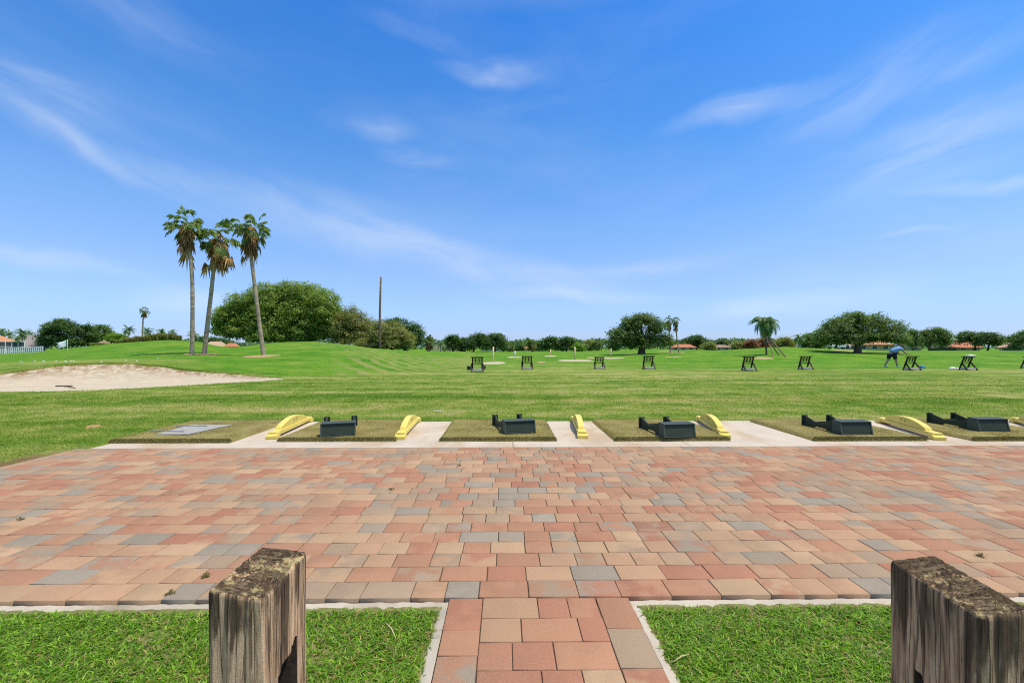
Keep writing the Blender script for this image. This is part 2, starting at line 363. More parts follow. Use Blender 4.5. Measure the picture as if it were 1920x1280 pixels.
M = dict(
    ground=mat_ground(), sand=mat_sand(), paver=mat_paver(), post=mat_post(.60, .72, 1.), postdark=mat_post(.51, .70, .84), turf=mat_turf(),
    joint=mat_concrete('joint_sand', (.085, .060, .038), (.055, .045, .03)),
    concrete=mat_concrete('tee_line_concrete', (.52, .45, .36), (.39, .29, .175)),
    mortar=mat_concrete('edge_mortar', (.47, .42, .34), (.21, .155, .10)),
    yellow=mat_paint('yellow_paint', (.78, .61, .14), (.52, .42, .18)),
    green=mat_paint('dark_green_paint', (.030, .043, .027), (.075, .09, .07), .6),
    slot=plain('shade_toned_slot_wood', (.030, .021, .014), .95, var=.5, nscale=60), sunlit_green=mat_paint('sunlit_toned_green_paint', (.060, .078, .062), (.12, .14, .12), .55), hole=plain('dark_recess', (.02, .02, .018), .8),  # slot wood darkened as cavity shade; second green brightened as sunlit boards
    darkwood=mat_paint('dark_brown_stain', (.030, .018, .012), (.07, .045, .033), .6),
    greyboard=plain('grey_board', (.52, .46, .39), .7),
    panel=plain('grey_rubber', (.32, .315, .29), .85, .1, var=.14, nscale=14),
    white=plain('white_paint', (.78, .77, .74), .5, var=.05),
    pole=plain('cream_pole_paint', (.72, .55, .28), .6, var=.1),
    screen=plain('insect_screen', (.06, .068, .07), .7),
    glass=plain('window_glass', (.045, .06, .07), .12, .5),
    steel=plain('steel', (.42, .42, .42), .35, metal=.6),
    skin=plain('skin', (.42, .23, .15), .55, var=.06),
    shirt=plain('blue_polo_cotton', (.16, .30, .50), .85, var=.10, nscale=14, bump=.1),
    shorts=plain('navy_shorts_cotton', (.012, .016, .030), .85, var=.2),
    shoe=plain('white_shoe_leather', (.72, .70, .68), .55, var=.05),
    hair=plain('grey_brown_hair', (.10, .075, .055), .7),
    bluebag=plain('blue_plastic', (.06, .27, .48), .4, var=.1),
    towel=plain('white_towel_cotton', (.75, .74, .70), .9, var=.08),
    ball=plain('golf_ball_white', (.82, .82, .80), .35, var=.02),
    flagw=plain('flag_white', (.72, .78, .78), .8, var=.05), flagt=plain('flag_teal', (.02, .20, .17), .8, var=.05),
    trunk=mat_bark('tree_bark', (.07, .053, .038), (.20, .16, .115)),
    palmtrunk=mat_bark('palm_bark', (.19, .145, .095), (.50, .41, .29), (4, 4, 14)),
    deadtrunk=mat_bark('dead_palm_bark', (.07, .055, .042), (.24, .19, .14), (4, 4, 14)),
    brace=mat_bark('brace_wood', (.11, .075, .05), (.22, .15, .10)),
    banyan=mat_leaf('banyan_leaves', [(.2, (0.077, 0.138, 0.018)), (.5, (0.151, 0.235, 0.028)), (.8, (0.282, 0.343, 0.057))]),
    ficus=mat_leaf('ficus_leaves', [(.2, (0.045, 0.091, 0.020)), (.5, (0.093, 0.158, 0.028)), (.8, (0.181, 0.248, 0.052))]),
    dark=mat_leaf('dark_tree_leaves', [(.2, (0.031, 0.075, 0.017)), (.5, (0.062, 0.128, 0.024)), (.8, (0.117, 0.196, 0.037))]),
    oliv=mat_leaf('olive_tree_leaves', [(.2, (0.116, 0.144, 0.029)), (.5, (0.204, 0.224, 0.047)), (.8, (0.330, 0.299, 0.105))]),
    bright=mat_leaf('bright_shrub_leaves', [(.2, (.10, .19, .012)), (.5, (.16, .27, .02)), (.8, (.22, .33, .03))]),
    russet=mat_leaf('russet_shrub_leaves', [(.2, (0.091, 0.042, 0.021)), (.5, (0.208, 0.078, 0.039)), (.8, (0.338, 0.169, 0.091))]),
    plume=mat_leaf('ornamental_grass_blades', [(.2, (.11, .12, .03)), (.5, (.20, .19, .06)), (.8, (.32, .26, .12))]),
    fan=mat_leaf('fan_palm_leaves', [(.2, (0.078, 0.149, 0.035)), (.5, (0.147, 0.231, 0.055)), (.8, (0.276, 0.321, 0.101))], .25, .4, .4),
    feather=mat_leaf('feather_palm_leaves', [(.2, (0.051, 0.120, 0.029)), (.5, (0.104, 0.200, 0.042)), (.8, (0.200, 0.288, 0.072))], .25, .4, .4),
    skirt=mat_leaf('dead_frond_thatch', [(.2, (0.180, 0.100, 0.046)), (.5, (0.396, 0.233, 0.108)), (.8, (0.684, 0.466, 0.231))], .15, .8, .1, 1.),
    blade=mat_leaf('lawn_blades', [(.20, (0.480, 0.351, 0.126)), (.30, (0.072, 0.124, 0.013)), (.50, (0.144, 0.299, 0.016)), (.72, (0.246, 0.448, 0.025)), (.88, (0.456, 0.533, 0.090))], .35, .45, .3),
    fair=mat_fairblade(),
    weed=mat_leaf('weed_leaves', [(.2, (.10, .085, .03)), (.5, (.13, .14, .035)), (.8, (.24, .18, .08))]),
    straw=plain('dry_straw', (.62, .47, .27), .8),
    thatch=plain('lawn_soil', (.165, .165, .055), .95, var=.4, nscale=30),
)
# ================================================================= GROUND
def build_ground():
    rad = np.concatenate([[.25], np.geomspace(.8, 3500, 620)])
    ang = np.concatenate([np.arange(-180, -58, 4.), np.arange(-58, 58, .2), np.arange(58, 180, 4.)])*math.pi/180
    nr, na = len(rad), len(ang)
    Rr, Aa = np.meshgrid(rad, ang, indexing='ij')
    X = Rr*np.sin(Aa); Y = Rr*np.cos(Aa)
    x, y = X.ravel(), Y.ravel()
    z = Hn(x, y)
    V = np.stack([x, y, z], 1)
    V = np.vstack([V, [[0, 0, -.03]]])
    i = np.arange(nr-1)[:, None]*na; j = np.arange(na)[None, :]; j2 = (j+1) % na
    Q = np.stack([i+j, i+na+j, i+na+j2, i+j2], 2).reshape(-1, 4)[:, ::-1]
    T = np.stack([np.full(na, len(V)-1), np.arange(na), (np.arange(na)+1) % na], 1)[:, ::-1]
    me = np_mesh('ground', V, [Q, T], True)
    lat, d = w2cam(V[:, 0], V[:, 1]); dd = np.maximum(d, .5); px = np.clip(CX+F*lat/dd, -500, 2600)
    sst = lambda v, a, b: (lambda t: t*t*(3-2*t))(np.clip((v-a)/(b-a), 0, 1))
    bd = np.interp(px, LPX, BD)
    left = sst(dd, bd+.3, bd+1.4)*(1-sst(px, 850, 905))
    green = (1-sst(px, 330, 410))*(1-sst(dd, 25, 29))*.75           # putting green behind the bunker
    right = sst(dd, 25.0, 27.5)*sst(px, 850, 905)
    rich = np.maximum(left*(1-green), right)
    mid = np.exp(-((px-1050)/170)**2)*sst(dd, 24, 26)*(1-sst(dd, 32, 45))*.55
    rich = np.clip(rich-mid, 0, 1)
    dry = sst(px, 600, 690)*(1-sst(px, 862, 905))*sst(dd, bd, bd+1)*(1-sst(dd, 45, 58))
    dry = np.maximum(dry, .5*np.exp(-((px-620)/60)**2)*sst(dd, 40, 50)*(1-sst(dd, 58, 70)))
    lipd = np.exp(-((dd-bd-.15)/.34)**2)*sst(px, -400, 0)*(1-sst(px, 380, 540))
    # bare earth along the left rim of the patio
    edge = np.exp(-((V[:, 0]+5.25)/.22)**2)*sst(dd, 3, 3.6)*(1-sst(dd, 5.0, 5.6))
    dirt = np.clip(lipd+edge, 0, 1)
    for nm, arr in (('rich', rich), ('dry', dry), ('dirt', dirt)):
        a = me.attributes.new(nm, 'FLOAT', 'POINT'); a.data.foreach_set('value', arr.astype(np.float32))
    o = link('ground', me, M['ground']); tag(o, 'mown grass ground of the range with low mounds', 'ground', kind='structure')
build_ground()
def build_bunker():
    us = np.linspace(-320, 531, 340); ts = np.linspace(-.04, 1.04, 60)
    U, T = np.meshgrid(us, ts, indexing='ij')
    bf = np.interp(U, LPX, BF); bd = np.interp(U, LPX, BD)
    wob = np.array([noise.noise(Vector((u*.02, 1.7, 0)))*.10+noise.noise(Vector((u*.09, 4.7, 0)))*.06 for u in us])[:, None]
    d = bf+(bd-bf+wob*np.clip((530-U)/100, 0, 1))*T
    x, y = cam2w((U-CX)*d/F, d)
    z = Hn(x.ravel(), y.ravel()).reshape(x.shape)
    nz = np.array([noise.fractal(Vector((a*1.3, b*1.3, 0)), .8, 2., 4) for a, b in zip(x.ravel(), y.ravel())]).reshape(x.shape)
    e = np.minimum(np.clip(T/.06, -1, 1), np.clip((1-T)/.05, -1, 1))
    z = z+.03*e+.012*nz
    V = np.stack([x, y, z], 2).reshape(-1, 3)
    na = len(ts); i = np.arange(len(us)-1)[:, None]*na; j = np.arange(na-1)[None, :]
    Q = np.stack([i+j, i+na+j, i+na+j+1, i+j+1], 2).reshape(-1, 4)
    me = np_mesh('sand_bunker', V, Q, True)
    a = me.attributes.new('edge', 'FLOAT', 'POINT')
    a.data.foreach_set('value', (np.clip((T-.70)/.28, 0, 1)**2).ravel().astype(np.float32))
    tag(link('sand_bunker', me, M['sand']), 'pale sand bunker with a ragged raised back lip', 'bunker', kind='structure')
build_bunker()
def patch(px, py, rx_px, ry_m, mat, name, label, cat, seed=0, lift=.035):
    c, d = hit(px, py)
    rx = rx_px*d/F; n = 64
    V = [(c.x, c.y, H(c.x, c.y)+lift)]; rings = 8
    for r in range(1, rings+1):
        for k in range(n):
            a = 2*math.pi*k/n
            w = 1+.28*noise.noise(Vector((math.cos(a)*1.3+seed*7.1, math.sin(a)*1.3, seed)))+.14*noise.noise(Vector((math.cos(a)*5+seed, math.sin(a)*5, 3.3)))
            f = r/rings*w
            x = c.x+math.cos(a)*rx*f; y = c.y+math.sin(a)*ry_m*f
            V.append((x, y, 0))
    V = np.array(V)
    V[:, 2] = Hn(V[:, 0], V[:, 1])+lift
    V[-n:, 2] -= lift+.02
    T = [(0, 1+k, 1+(k+1) % n) for k in range(n)]
    Q = [(1+r*n+k, 1+(r+1)*n+k, 1+(r+1)*n+(k+1) % n, 1+r*n+(k+1) % n) for r in range(rings-1) for k in range(n)]
    o = link(name, np_mesh(name, V, [np.array(T), np.array(Q)], True), mat)
    return tag(o, label, cat, kind='structure')
# ================================================================= PATIO
TINTS = [((0.352, 0.185, 0.109), 24), ((0.376, 0.232, 0.137), 24), ((0.335, 0.157, 0.095), 10), ((0.384, 0.256, 0.152), 12), ((0.265, 0.225, 0.170), 13), ((0.310, 0.225, 0.149), 17)]
TW = np.array([w for _, w in TINTS], float); TW /= TW.sum()
def paver_colors(n, TW=TW):
    a = rng.choice(len(TINTS), n, p=TW)
    b = np.where(rng.random(n) < .55, a, rng.choice(len(TINTS), n, p=TW))
    C = np.array([c for c, _ in TINTS])
    j = lambda: 1+rng.normal(0, .055, (n, 1))
    return C[a]*j(), C[b]*j()
def build_pavers(name, rects, z0, label, cat, TW=TW):
    """rects: (x0,x1,y0,y1) of paver cells; one chamfered block each"""
    rects = np.array(rects); n = len(rects); g = .0021; ch = .0028; th = .06
    x0, x1, y0, y1 = rects.T
    jit = lambda s: rng.uniform(-s, s, n)
    x0 = x0+g+jit(.0012); x1 = x1-g+jit(.0012); y0 = y0+g+jit(.001); y1 = y1-g+jit(.001)
    dz = rng.normal(0, .0008, n); tx = rng.normal(0, .0016, n); ty = rng.normal(0, .0016, n)
    rot = rng.normal(0, .0025, n)
    cx, cy = (x0+x1)/2, (y0+y1)/2
    def ring(ins, z):
        P4 = [(x0+ins, y0+ins), (x1-ins, y0+ins), (x1-ins, y1-ins), (x0+ins, y1-ins)]
        out = []
        for a, b in P4:
            u, v = a-cx, b-cy
            out.append(np.stack([cx+u-rot*v, cy+v+rot*u, z0+z+dz+tx*u*2+ty*v*2], 1))
        return np.stack(out, 1)
    R0 = ring(0, -th); R1 = ring(0, -ch); R1b = ring(ch*.3, -ch*.3); R2 = ring(ch, 0)
    V = np.concatenate([R0, R1, R1b, R2], 1).reshape(-1, 3)
    o = (np.arange(n)*16)[:, None]
    fs = [np.stack([o+12, o+13, o+14, o+15], 2).reshape(-1, 4)]
    for l in range(3):
        for k in range(4):
            k2 = (k+1) % 4
            fs.append(np.stack([o+l*4+k, o+l*4+k2, o+l*4+4+k2, o+l*4+4+k], 2).reshape(-1, 4))
    me = np_mesh(name, V, [np.concatenate(fs)])
    A, B = paver_colors(n, TW)
    nf = len(fs)
    for nm, C in (('tint_a', A), ('tint_b', B)):
        at_ = me.attributes.new(nm, 'FLOAT_COLOR', 'FACE')
        C4 = np.concatenate([np.tile(C, (nf, 1)), np.ones((n*nf, 1))], 1).astype(np.float32)
        at_.data.foreach_set('color', C4.ravel())
    ob = link(name, me, M['paver'])
    return tag(ob, label, cat, kind='structure')
Y0 = 2.185; ROW = .1553; NROW = 21; Y1 = Y0+ROW*NROW; XL, XR = -4.93, 11.
rects = []
for r in range(NROW):
    x = XL+rng.uniform(-.05, .0) if r % 2 else XL
    if r == 0: x = XL
    first = True
    while x < XR:
        w = rng.choice([.163, .243, .163, .205], p=[.32, .37, .16, .15])
        xa = XL if first else x
        rects.append((xa, x+w, Y0+r*ROW, Y0+(r+1)*ROW)); x += w; first = False
# soldier course along the left rim
y = Y0
while y < Y1-.05:
    rects.append((XL-.112, XL-.002, y, min(y+.243, Y1))); y += .243
build_pavers('brick_patio', rects, 0., 'patio of red, tan and grey clay pavers laid in rows', 'patio')
# path towards the camera
c0 = cam2w((1011-CX)*Y0/F, Y0)[0]
xs = [c0-.43, c0-.43+.16, c0+.43-.16, c0+.43]
pr = []; y = Y0
for s in (0, 1):
    y = Y0; k = 0
    lens = [.243, .163, .163, .243, .163, .243] if s == 0 else [.243, .243, .163, .243, .163, .243]
    a, b = (xs[0], xs[1]) if s == 0 else (xs[2], xs[3])
    while y > .2:
        L = lens[k % 6]; k += 1
        pr.append((a, b, y-L, y)); y -= L
pat = [[.26, .14, .14], [.175, .25, .115], [.135, .165, .24], [.24, .15, .15], [.15, .24, .15], [.165, .135, .24]]
y = Y0; k = 0
while y > .2:
    ws = pat[k % 6]; tot = sum(ws); x = xs[1]; span = xs[2]-xs[1]
    for w in ws:
        w = w*span/tot; pr.append((x, x+w, y-.163, y)); x += w
    y -= .163; k += 1
PY_END = .2
build_pavers('brick_path', pr, -.004, 'narrow brick path with edge pavers running up to the patio', 'path', np.array([.46, .14, .22, .02, .06, .10]))
b = MB(); b.box(((XL+XR)/2-.055, (Y0+Y1)/2, -.0385), (XR-XL+.09, Y1-Y0-.03, .064)); b.build('paver_bed', M['joint'])
tag(bpy.data.objects['paver_bed'], 'dark sand bed in the paver joints', 'bed', kind='structure')
b = MB(); b.box((c0, (Y0+.16)/2-.03, -.0405), (.835, Y0-.22, .060)); b.build('path_bed', M['joint'])
tag(bpy.data.objects['path_bed'], 'dark sand bed in the path joints', 'bed', kind='structure')
def strip_mesh(name, pts, w, ztop, mat, label, amp=.02, depth=.12):
    """rough mortar haunch along a polyline (list of (x,y)); offset w to the left side of travel"""
    P2 = []
    for (a, b_) in zip(pts[:-1], pts[1:]):
        a = np.array(a); b_ = np.array(b_); n = max(2, int(np.linalg.norm(b_-a)/.02))
        P2 += [a+(b_-a)*k/n for k in range(n)]
    P2.append(np.array(pts[-1])); P2 = np.array(P2)
    T = np.gradient(P2, axis=0); T /= np.linalg.norm(T, axis=1)[:, None]; N = np.stack([-T[:, 1], T[:, 0]], 1)
    V = []; m = 5
    for i, (p, n_) in enumerate(zip(P2, N)):
        ww = w+amp*noise.fractal(Vector((p[0]*6, p[1]*6, 1)), .8, 2, 4)
        for k in range(m):
            t = k/(m-1)
            q_ = p+n_*ww*t
            z = ztop-.012*t+.005*noise.noise(Vector((q_[0]*25, q_[1]*25, 2)))
            V.append((q_[0], q_[1], z))
        q_ = p+n_*(ww+.015); V.append((q_[0], q_[1], ztop-depth))
    V = np.array(V); m = 6
    i = np.arange(len(P2)-1)[:, None]*m; j = np.arange(m-1)[None, :]
    Q = np.stack([i+j, i+m+j, i+m+j+1, i+j+1], 2).reshape(-1, 4)
    o = link(name, np_mesh(name, V, Q, False), mat); tag(o, label, 'edging', kind='structure')
    return o
strip_mesh('mortar_edging', [(xs[0]-.004, Y0-.004), (XL-.1, Y0-.004)], .066, -.020, M['mortar'], 'rough white mortar edging along the patio', .032)
strip_mesh('mortar_edging', [(XR, Y0-.004), (xs[3]+.004, Y0-.004)], .066, -.020, M['mortar'], 'rough white mortar edging along the patio', .032)
strip_mesh('mortar_edging', [(xs[0]-.003, .2), (xs[0]-.003, Y0-.06)], .046, -.014, M['mortar'], 'rough white mortar edging along the path', .020)
strip_mesh('mortar_edging', [(xs[3]+.003, Y0-.06), (xs[3]+.003, .2)], .046, -.014, M['mortar'], 'rough white mortar edging along the path', .020)
# concrete tee line
YC0, YC1 = Y1+.006, 7.34
b = MB()
x = XL+.03
slabs = [(-4.90, -2.05), (-2.05, .10), (.10, 2.25), (2.25, 4.4), (4.4, 6.6), (6.6, 11)]
for a, c in slabs:
    b.box(((a+c)/2, (YC0+YC1)/2, -.075), (c-a-.006, YC1-YC0, .15), bev=.004)
b.build('concrete_strip', M['concrete']); tag(bpy.data.objects['concrete_strip'], 'pale stained concrete strip under the hitting mats', 'strip', kind='structure')
# soil spot and scraps on the grass
patch(175, 810, 10, .11, mat_sand('ant_soil', (.38, .22, .11)), 'soil_patch', 'small reddish soil patch in the grass', 'soil', 5, .02)
# ================================================================= FENCE POSTS
def build_post(name, label, d0, d1, lat0, lat1, heights, slot, seed, wood='post'):
    """heights: top z at (lat0,d0),(lat1,d0),(lat0,d1),(lat1,d1); slot=(side, da, db, ztop)"""
    root = thing(name, label, 'post', (*cam2w((lat0+lat1)/2, (d0+d1)/2), -.03), -YAW)
    W, D = lat1-lat0, d1-d0
    st = .0035; nx, ny = round(W/st), round(D/st)
    per = [(-W/2+W*i/nx, -D/2) for i in range(nx)]+[(W/2, -D/2+D*i/ny) for i in range(ny)]+[(W/2-W*i/nx, D/2) for i in range(nx)]+[(-W/2, D/2-D*i/ny) for i in range(ny)]
    per = np.array(per); n = len(per)
    cr = .006                                            # worn corners
    zs = np.concatenate([np.linspace(-.05, .30, 18), np.linspace(.31, .775, 130)])
    def ztop(x, y):
        u = (x+W/2)/W; v = (y+D/2)/D
        h = heights
        return (h[0]*(1-u)+h[1]*u)*(1-v)+(h[2]*(1-u)+h[3]*u)*v
    zmax = max(heights)
    V = np.zeros((len(zs), n, 3))
    for i in range(n):
        x, y = per[i]
        nxn = (0 if abs(abs(x)-W/2) > 1e-6 else math.copysign(1, x)); nyn = (0 if abs(abs(y)-D/2) > 1e-6 else math.copysign(1, y))
        corner = max(0, cr-min(W/2-abs(x) if nyn else 1, D/2-abs(y) if nxn else 1))/cr
        g = noise.fractal(Vector((x*60+seed, y*60, seed)), .7, 2.2, 4)
        zt = ztop(x, y)
        for k, zz in enumerate(zs):
            z = -.05+(zz+.05)*(zt+.05)/(.775+.05)
            gg = .0022*g+.0028*noise.noise(Vector((x*75+seed, y*75, z*4)))-.003*max(0, noise.noise(Vector((x*38, y*38+seed, z*1.4)))-.22)*4
            r = gg-.003*corner
            up = max(0, (z-(zt-.008))/.008)
            r -= .003*up*up
            X, Y = x+r*(nxn if nxn else math.copysign(corner, x) if nyn else 0), y+r*(nyn if nyn else 0)
            s, da, db, zs_ = slot
            if nxn == s and da < y < db and z < zs_-.035*(1-(y-da)/(db-da))+.012*noise.noise(Vector((y*60, 1, seed))) and z > zs_-.24:
                X = x-s*.095
            V[k, i] = (X, Y, z)
    Vs = V.reshape(-1, 3)
    a = np.arange(len(zs)-1)[:, None]*n; j = np.arange(n)[None, :]; j2 = (j+1) % n
    Q = np.stack([a+j, a+j2, a+n+j2, a+n+j], 2).reshape(-1, 4)
    # top: inner grid fan rings
    m = 16; top = [V[-1]]
    c = V[-1].mean(0)
    VV = [Vs]; off = len(Vs); prev = (len(zs)-1)*n+np.arange(n)
    Ft = []
    for r in range(1, m+1):
        f = 1-r/(m+.0)*.985
        pts = np.stack([c[0]+(V[-1][:, 0]-c[0])*f, c[1]+(V[-1][:, 1]-c[1])*f, np.zeros(n)], 1)
        for i in range(n):
            x, y = pts[i, 0], pts[i, 1]
            gr = noise.fractal(Vector((x*22, y*110+x*30, seed+3)), .7, 2.1, 4)
            pts[i, 2] = ztop(x, y)+.0045*gr+.0032*noise.noise(Vector((x*170, y*170, 1)))
        VV.append(pts); cur = off+np.arange(n)
        Ft.append(np.stack([prev, np.roll(prev, -1), np.roll(cur, -1), cur], 1)); prev = cur; off += n
    me = np_mesh('post_body', np.vstack(VV), [np.vstack([Q]+Ft), ])
    bm = bmesh.new(); bm.from_mesh(me); bm.faces.new([v for v in list(bm.verts)[-n:]]); 
    bm.normal_update(); bm.to_mesh(me); bm.free()
    me.polygons.foreach_set('use_smooth', np.ones(len(me.polygons), bool))
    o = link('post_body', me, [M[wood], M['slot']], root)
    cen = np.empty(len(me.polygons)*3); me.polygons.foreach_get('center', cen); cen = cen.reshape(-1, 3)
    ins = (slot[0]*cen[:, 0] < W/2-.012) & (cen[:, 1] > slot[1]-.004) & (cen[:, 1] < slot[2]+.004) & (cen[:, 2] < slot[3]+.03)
    me.polygons.foreach_set('material_index', ins.astype(np.int32))  # shade of the slot cavity painted in with the darker wood
    return root
zt = lambda dh: CH-dh+.03
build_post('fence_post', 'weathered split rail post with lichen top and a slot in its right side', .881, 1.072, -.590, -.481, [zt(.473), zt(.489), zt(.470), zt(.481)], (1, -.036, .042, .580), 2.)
build_post('fence_post', 'dark mouldy split rail post cut off by the right frame edge', .812, 1.004, .832, .932, [zt(.4827), zt(.472), zt(.470), zt(.459)], (-1, -.045, .03, .562), 9., 'postdark')
# ================================================================= HITTING MATS
def build_mat(px0, px1, yf, label, n_back=7.16):
    d = F*CH/(yf-HY)
    xa = cam2w((px0-CX)*d/F, d); xb = cam2w((px1-CX)*d/F, d)
    x0, x1 = xa[0], xb[0]; y0 = (xa[1]+xb[1])/2; y1 = 7.27
    w, L, h = x1-x0, y1-y0, .046
    root = thing('turf_mat', label, 'mat', ((x0+x1)/2, (y0+y1)/2, .002), 0, 'turf hitting mats along the concrete strip')
    nx, ny = 60, 66
    V = []; r = .046
    for j in range(ny+1):
        for i in range(nx+1):
            u = -w/2+w*i/nx; v = -L/2+L*j/ny
            e = min(w/2-abs(u), L/2-abs(v))
            z = h*(math.sqrt(max(0, 1-(1-min(1, e/r))**2))) if e < r else h
            z += .004*noise.noise(Vector((u*3+px0, v*3, 0)))*min(1, e/r)
            V.append((u, v, z))
    # densify the border
    V = np.array(V)
    sx = np.sign(V[:, 0]); sy = np.sign(V[:, 1])
    i = np.arange(ny)[:, None]*(nx+1); j = np.arange(nx)[None, :]
    Q = np.stack([i+j, i+j+1, i+nx+2+j, i+nx+1+j], 2).reshape(-1, 4)
    body = np_mesh('turf', V, Q, True)
    link('turf', body, M['turf'], root)
    # turf pile: short fibres
    n = 26000
    u = rng.uniform(-w/2+.004, w/2-.004, n); v = rng.uniform(-L/2+.004, L/2-.004, n)
    ne = 9000
    u[:ne] = rng.uniform(-w/2+.002, w/2-.002, ne); v[:ne] = -L/2+rng.uniform(.001, .05, ne)
    e = np.minimum(w/2-np.abs(u), L/2-np.abs(v))
    z = np.where(e < r, h*np.sqrt(np.clip(1-(1-np.clip(e/r, 0, 1))**2, 0, 1)), h)
    a = rng.uniform(0, 2*math.pi, n); hw = .003; hh = rng.uniform(.003, .007, n)
    A = np.stack([u-hw*np.cos(a), v-hw*np.sin(a), z-.002], 1); B = np.stack([u+hw*np.cos(a), v+hw*np.sin(a), z-.002], 1)
    Cc = np.stack([u+rng.normal(0, .006, n), v+rng.normal(0, .006, n), z+hh], 1)
    VV = np.stack([A, B, Cc], 1).reshape(-1, 3)
    link('turf_pile', np_mesh('turf_pile', VV, np.arange(3*n).reshape(-1, 3)), M['turf'], root)
    return root, (x0, x1, y0, y1)
mats = [(203, 430, 831, 'olive turf mat under the grey panel at the left end'),
        (519, 742, 828, 'olive turf mat between the two leftmost yellow dividers'),
        (823, 1045, 827.5, 'olive turf mat with a dark scuff left of its green tray'),
        (1152, 1372, 827, 'olive turf mat whose right corner touches a slanting yellow divider'),
        (1526, 1744, 827, 'wide olive turf mat with long bare concrete on its left'),
        (1826, 2046, 827, 'olive turf mat cut off by the right frame edge')]
MR = [build_mat(*m) for m in mats]
MZ = .050
# grey panel on first mat
q0 = P(330, 815, F*(CH-MZ)/(815-HY)); 
def gp(px, py, z=MZ):
    d = F*(CH-z)/(py-HY); x, y = cam2w((px-CX)*d/F, d); return Vector((x, y, z))
t = thing('grey_panel', 'flat grey rubber panel lying on the leftmost turf mat', 'panel', gp(360, 807))
c = t.location
pl = [gp(290, 815)-c, gp(352, 815)-c, gp(436, 797)-c, gp(358, 797.5)-c]
b = MB(); b.prism([(p.x, p.y) for p in pl], .002, .012, 'Z'); b.build('board', M['panel'], t, bevel=.002)
b = MB()
p1, p2 = gp(283, 809.5)-c, gp(345, 811)-c; b.bar(p1+Vector((0, 0, .016)), p2+Vector((0, 0, .018)), .018, .010)
b.build('rail', M['steel'], t)
b = MB(); p1, p2 = gp(330, 800.5)-c, gp(388, 800.5)-c; b.bar(p1+Vector((0, 0, .016)), p2+Vector((0, 0, .018)), .018, .010); b.build('rail', M['steel'], t)
# ================================================================= YELLOW DIVIDERS
def build_divider():
    t = thing('yellow_divider', 'x', 'divider')
    L = 1.46
    b = MB(); b.prism([(-L/2+.05, .028), (L/2-.05, .028), (L/2-.05, .082), (-L/2+.05, .082)], -.055, .055); b.build('beam', M['yellow'], t, bevel=.006)
    for s in (-1, 1):
        b = MB(); o = [(s*(L/2-.13), .0), (s*L/2, .0), (s*L/2, .040), (s*(L/2-.05), .052), (s*(L/2-.05), .066), (s*(L/2-.13), .066)]
        b.prism(o, -.068, .068); b.build('foot', M['yellow'], t, bevel=.005)
    b = MB(); n = 16; hl = .50
    o = [(-hl, .082)]+[(-hl+.02+(2*hl-.04)*k/n, .082+.035+.075*(1-(2*k/n-1)**2)) for k in range(n+1)]+[(hl, .082)]
    b.prism(o, -.040, .040); b.build('arch', M['yellow'], t, bevel=.005)
    for s in (-1, 1):
        b = MB(); b.box((s*.041, -.03, .140), (.004, .016, .016)); b.build('bolt', M['hole'], t)
        b = MB(); b.box((s*.041, .05, .150), (.004, .012, .020)); b.build('bolt', M['hole'], t)
    return t
div0 = build_divider()
divs = [((512, 821), (578, 790), 'yellow divider between the panel mat and the next mat'),
        ((750, 823), (781, 790), 'yellow divider between the second and third mats from the left'),
        ((1093, 822), (1077, 788), 'yellow divider standing clear of both mats on bare concrete'),
        ((1362, 822), (1310, 787), 'yellow divider overlapping the right corner of a mat'),
        ((1763, 825), (1650, 791), 'longest looking yellow divider with bolts showing on its arch'),
        ((2010, 822), (1900, 790), 'yellow divider cut off by the right frame edge')]
for k, (a, c, lab) in enumerate(divs):
    o = div0 if k == 0 else copy_tree(div0)
    A = gp(*a, 0.003); C = gp(*c, 0.003)
    mid = (A+C)/2; dv = C-A
    o.location = (mid.x, mid.y, .003); o.rotation_euler = (0, 0, -math.atan2(dv.x, dv.y))
    tag(o, lab, 'divider', 'yellow dividers along the concrete strip')
# ================================================================= GREEN BALL TRAYS
def build_tray():
    t = thing('ball_tray', 'x', 'ball tray')
    W = .41; hw = W/2
    b = MB(); b.prism([(-.028, .222), (.115, .232), (.115, .246), (-.028, .236)], -hw-.006, hw+.006); b.build('top_board', M['sunlit_green'], t, bevel=.003)  # sunlight on tray boards and edges painted in with the lighter green
    for s in (-1, 1):
        b = MB(); x = s*hw
        b.prism([(-.060, .0), (.115, .0), (.115, .231), (-.022, .221), (-.034, .12)], x-.009, x+.009); b.build('side_panel', M['sunlit_green'], t, bevel=.003)
    b = MB(); b.prism([(-.044, .024), (-.008, .221), (.008, .221), (-.028, .024)], -hw+.010, hw-.010); b.build('front_panel', M['green'], t)
    b = MB(); b.prism([(-.052, .0), (.055, .0), (.055, .024), (-.052, .014)], -hw+.010, hw-.010); b.build('bottom_lip', M['sunlit_green'], t, bevel=.003)
    for s in (-1, 1):
        n = 12; x = s*(hw-.02)
        top = [(.116+.58*k/n, .20-.085*math.sin(math.pi*min(1, (k/n)**.8*.66))+.085*max(0, k/n-.62)/.38) for k in range(n+1)]
        b = MB()
        o = [(.116, .0), (.24, .0), (.27, .026), (.47, .026), (.50, .0), (.696, .0)]+top[::-1]
        b.prism(o, x-.012, x+.012); b.build('arm', M['green'], t, bevel=.003)
        b = MB(); b.box((x, .706, .105), (.085, .016, .21)); b.build('end_plate', M['green'], t, bevel=.003)
    b = MB(); b.box((0, .62, .055), (W-.068, .020, .07)); b.build('cross_bar', M['green'], t)
    for ch in list(t.children):
        for v in ch.data.vertices: v.co.z *= .70
    return t
tray0 = build_tray()
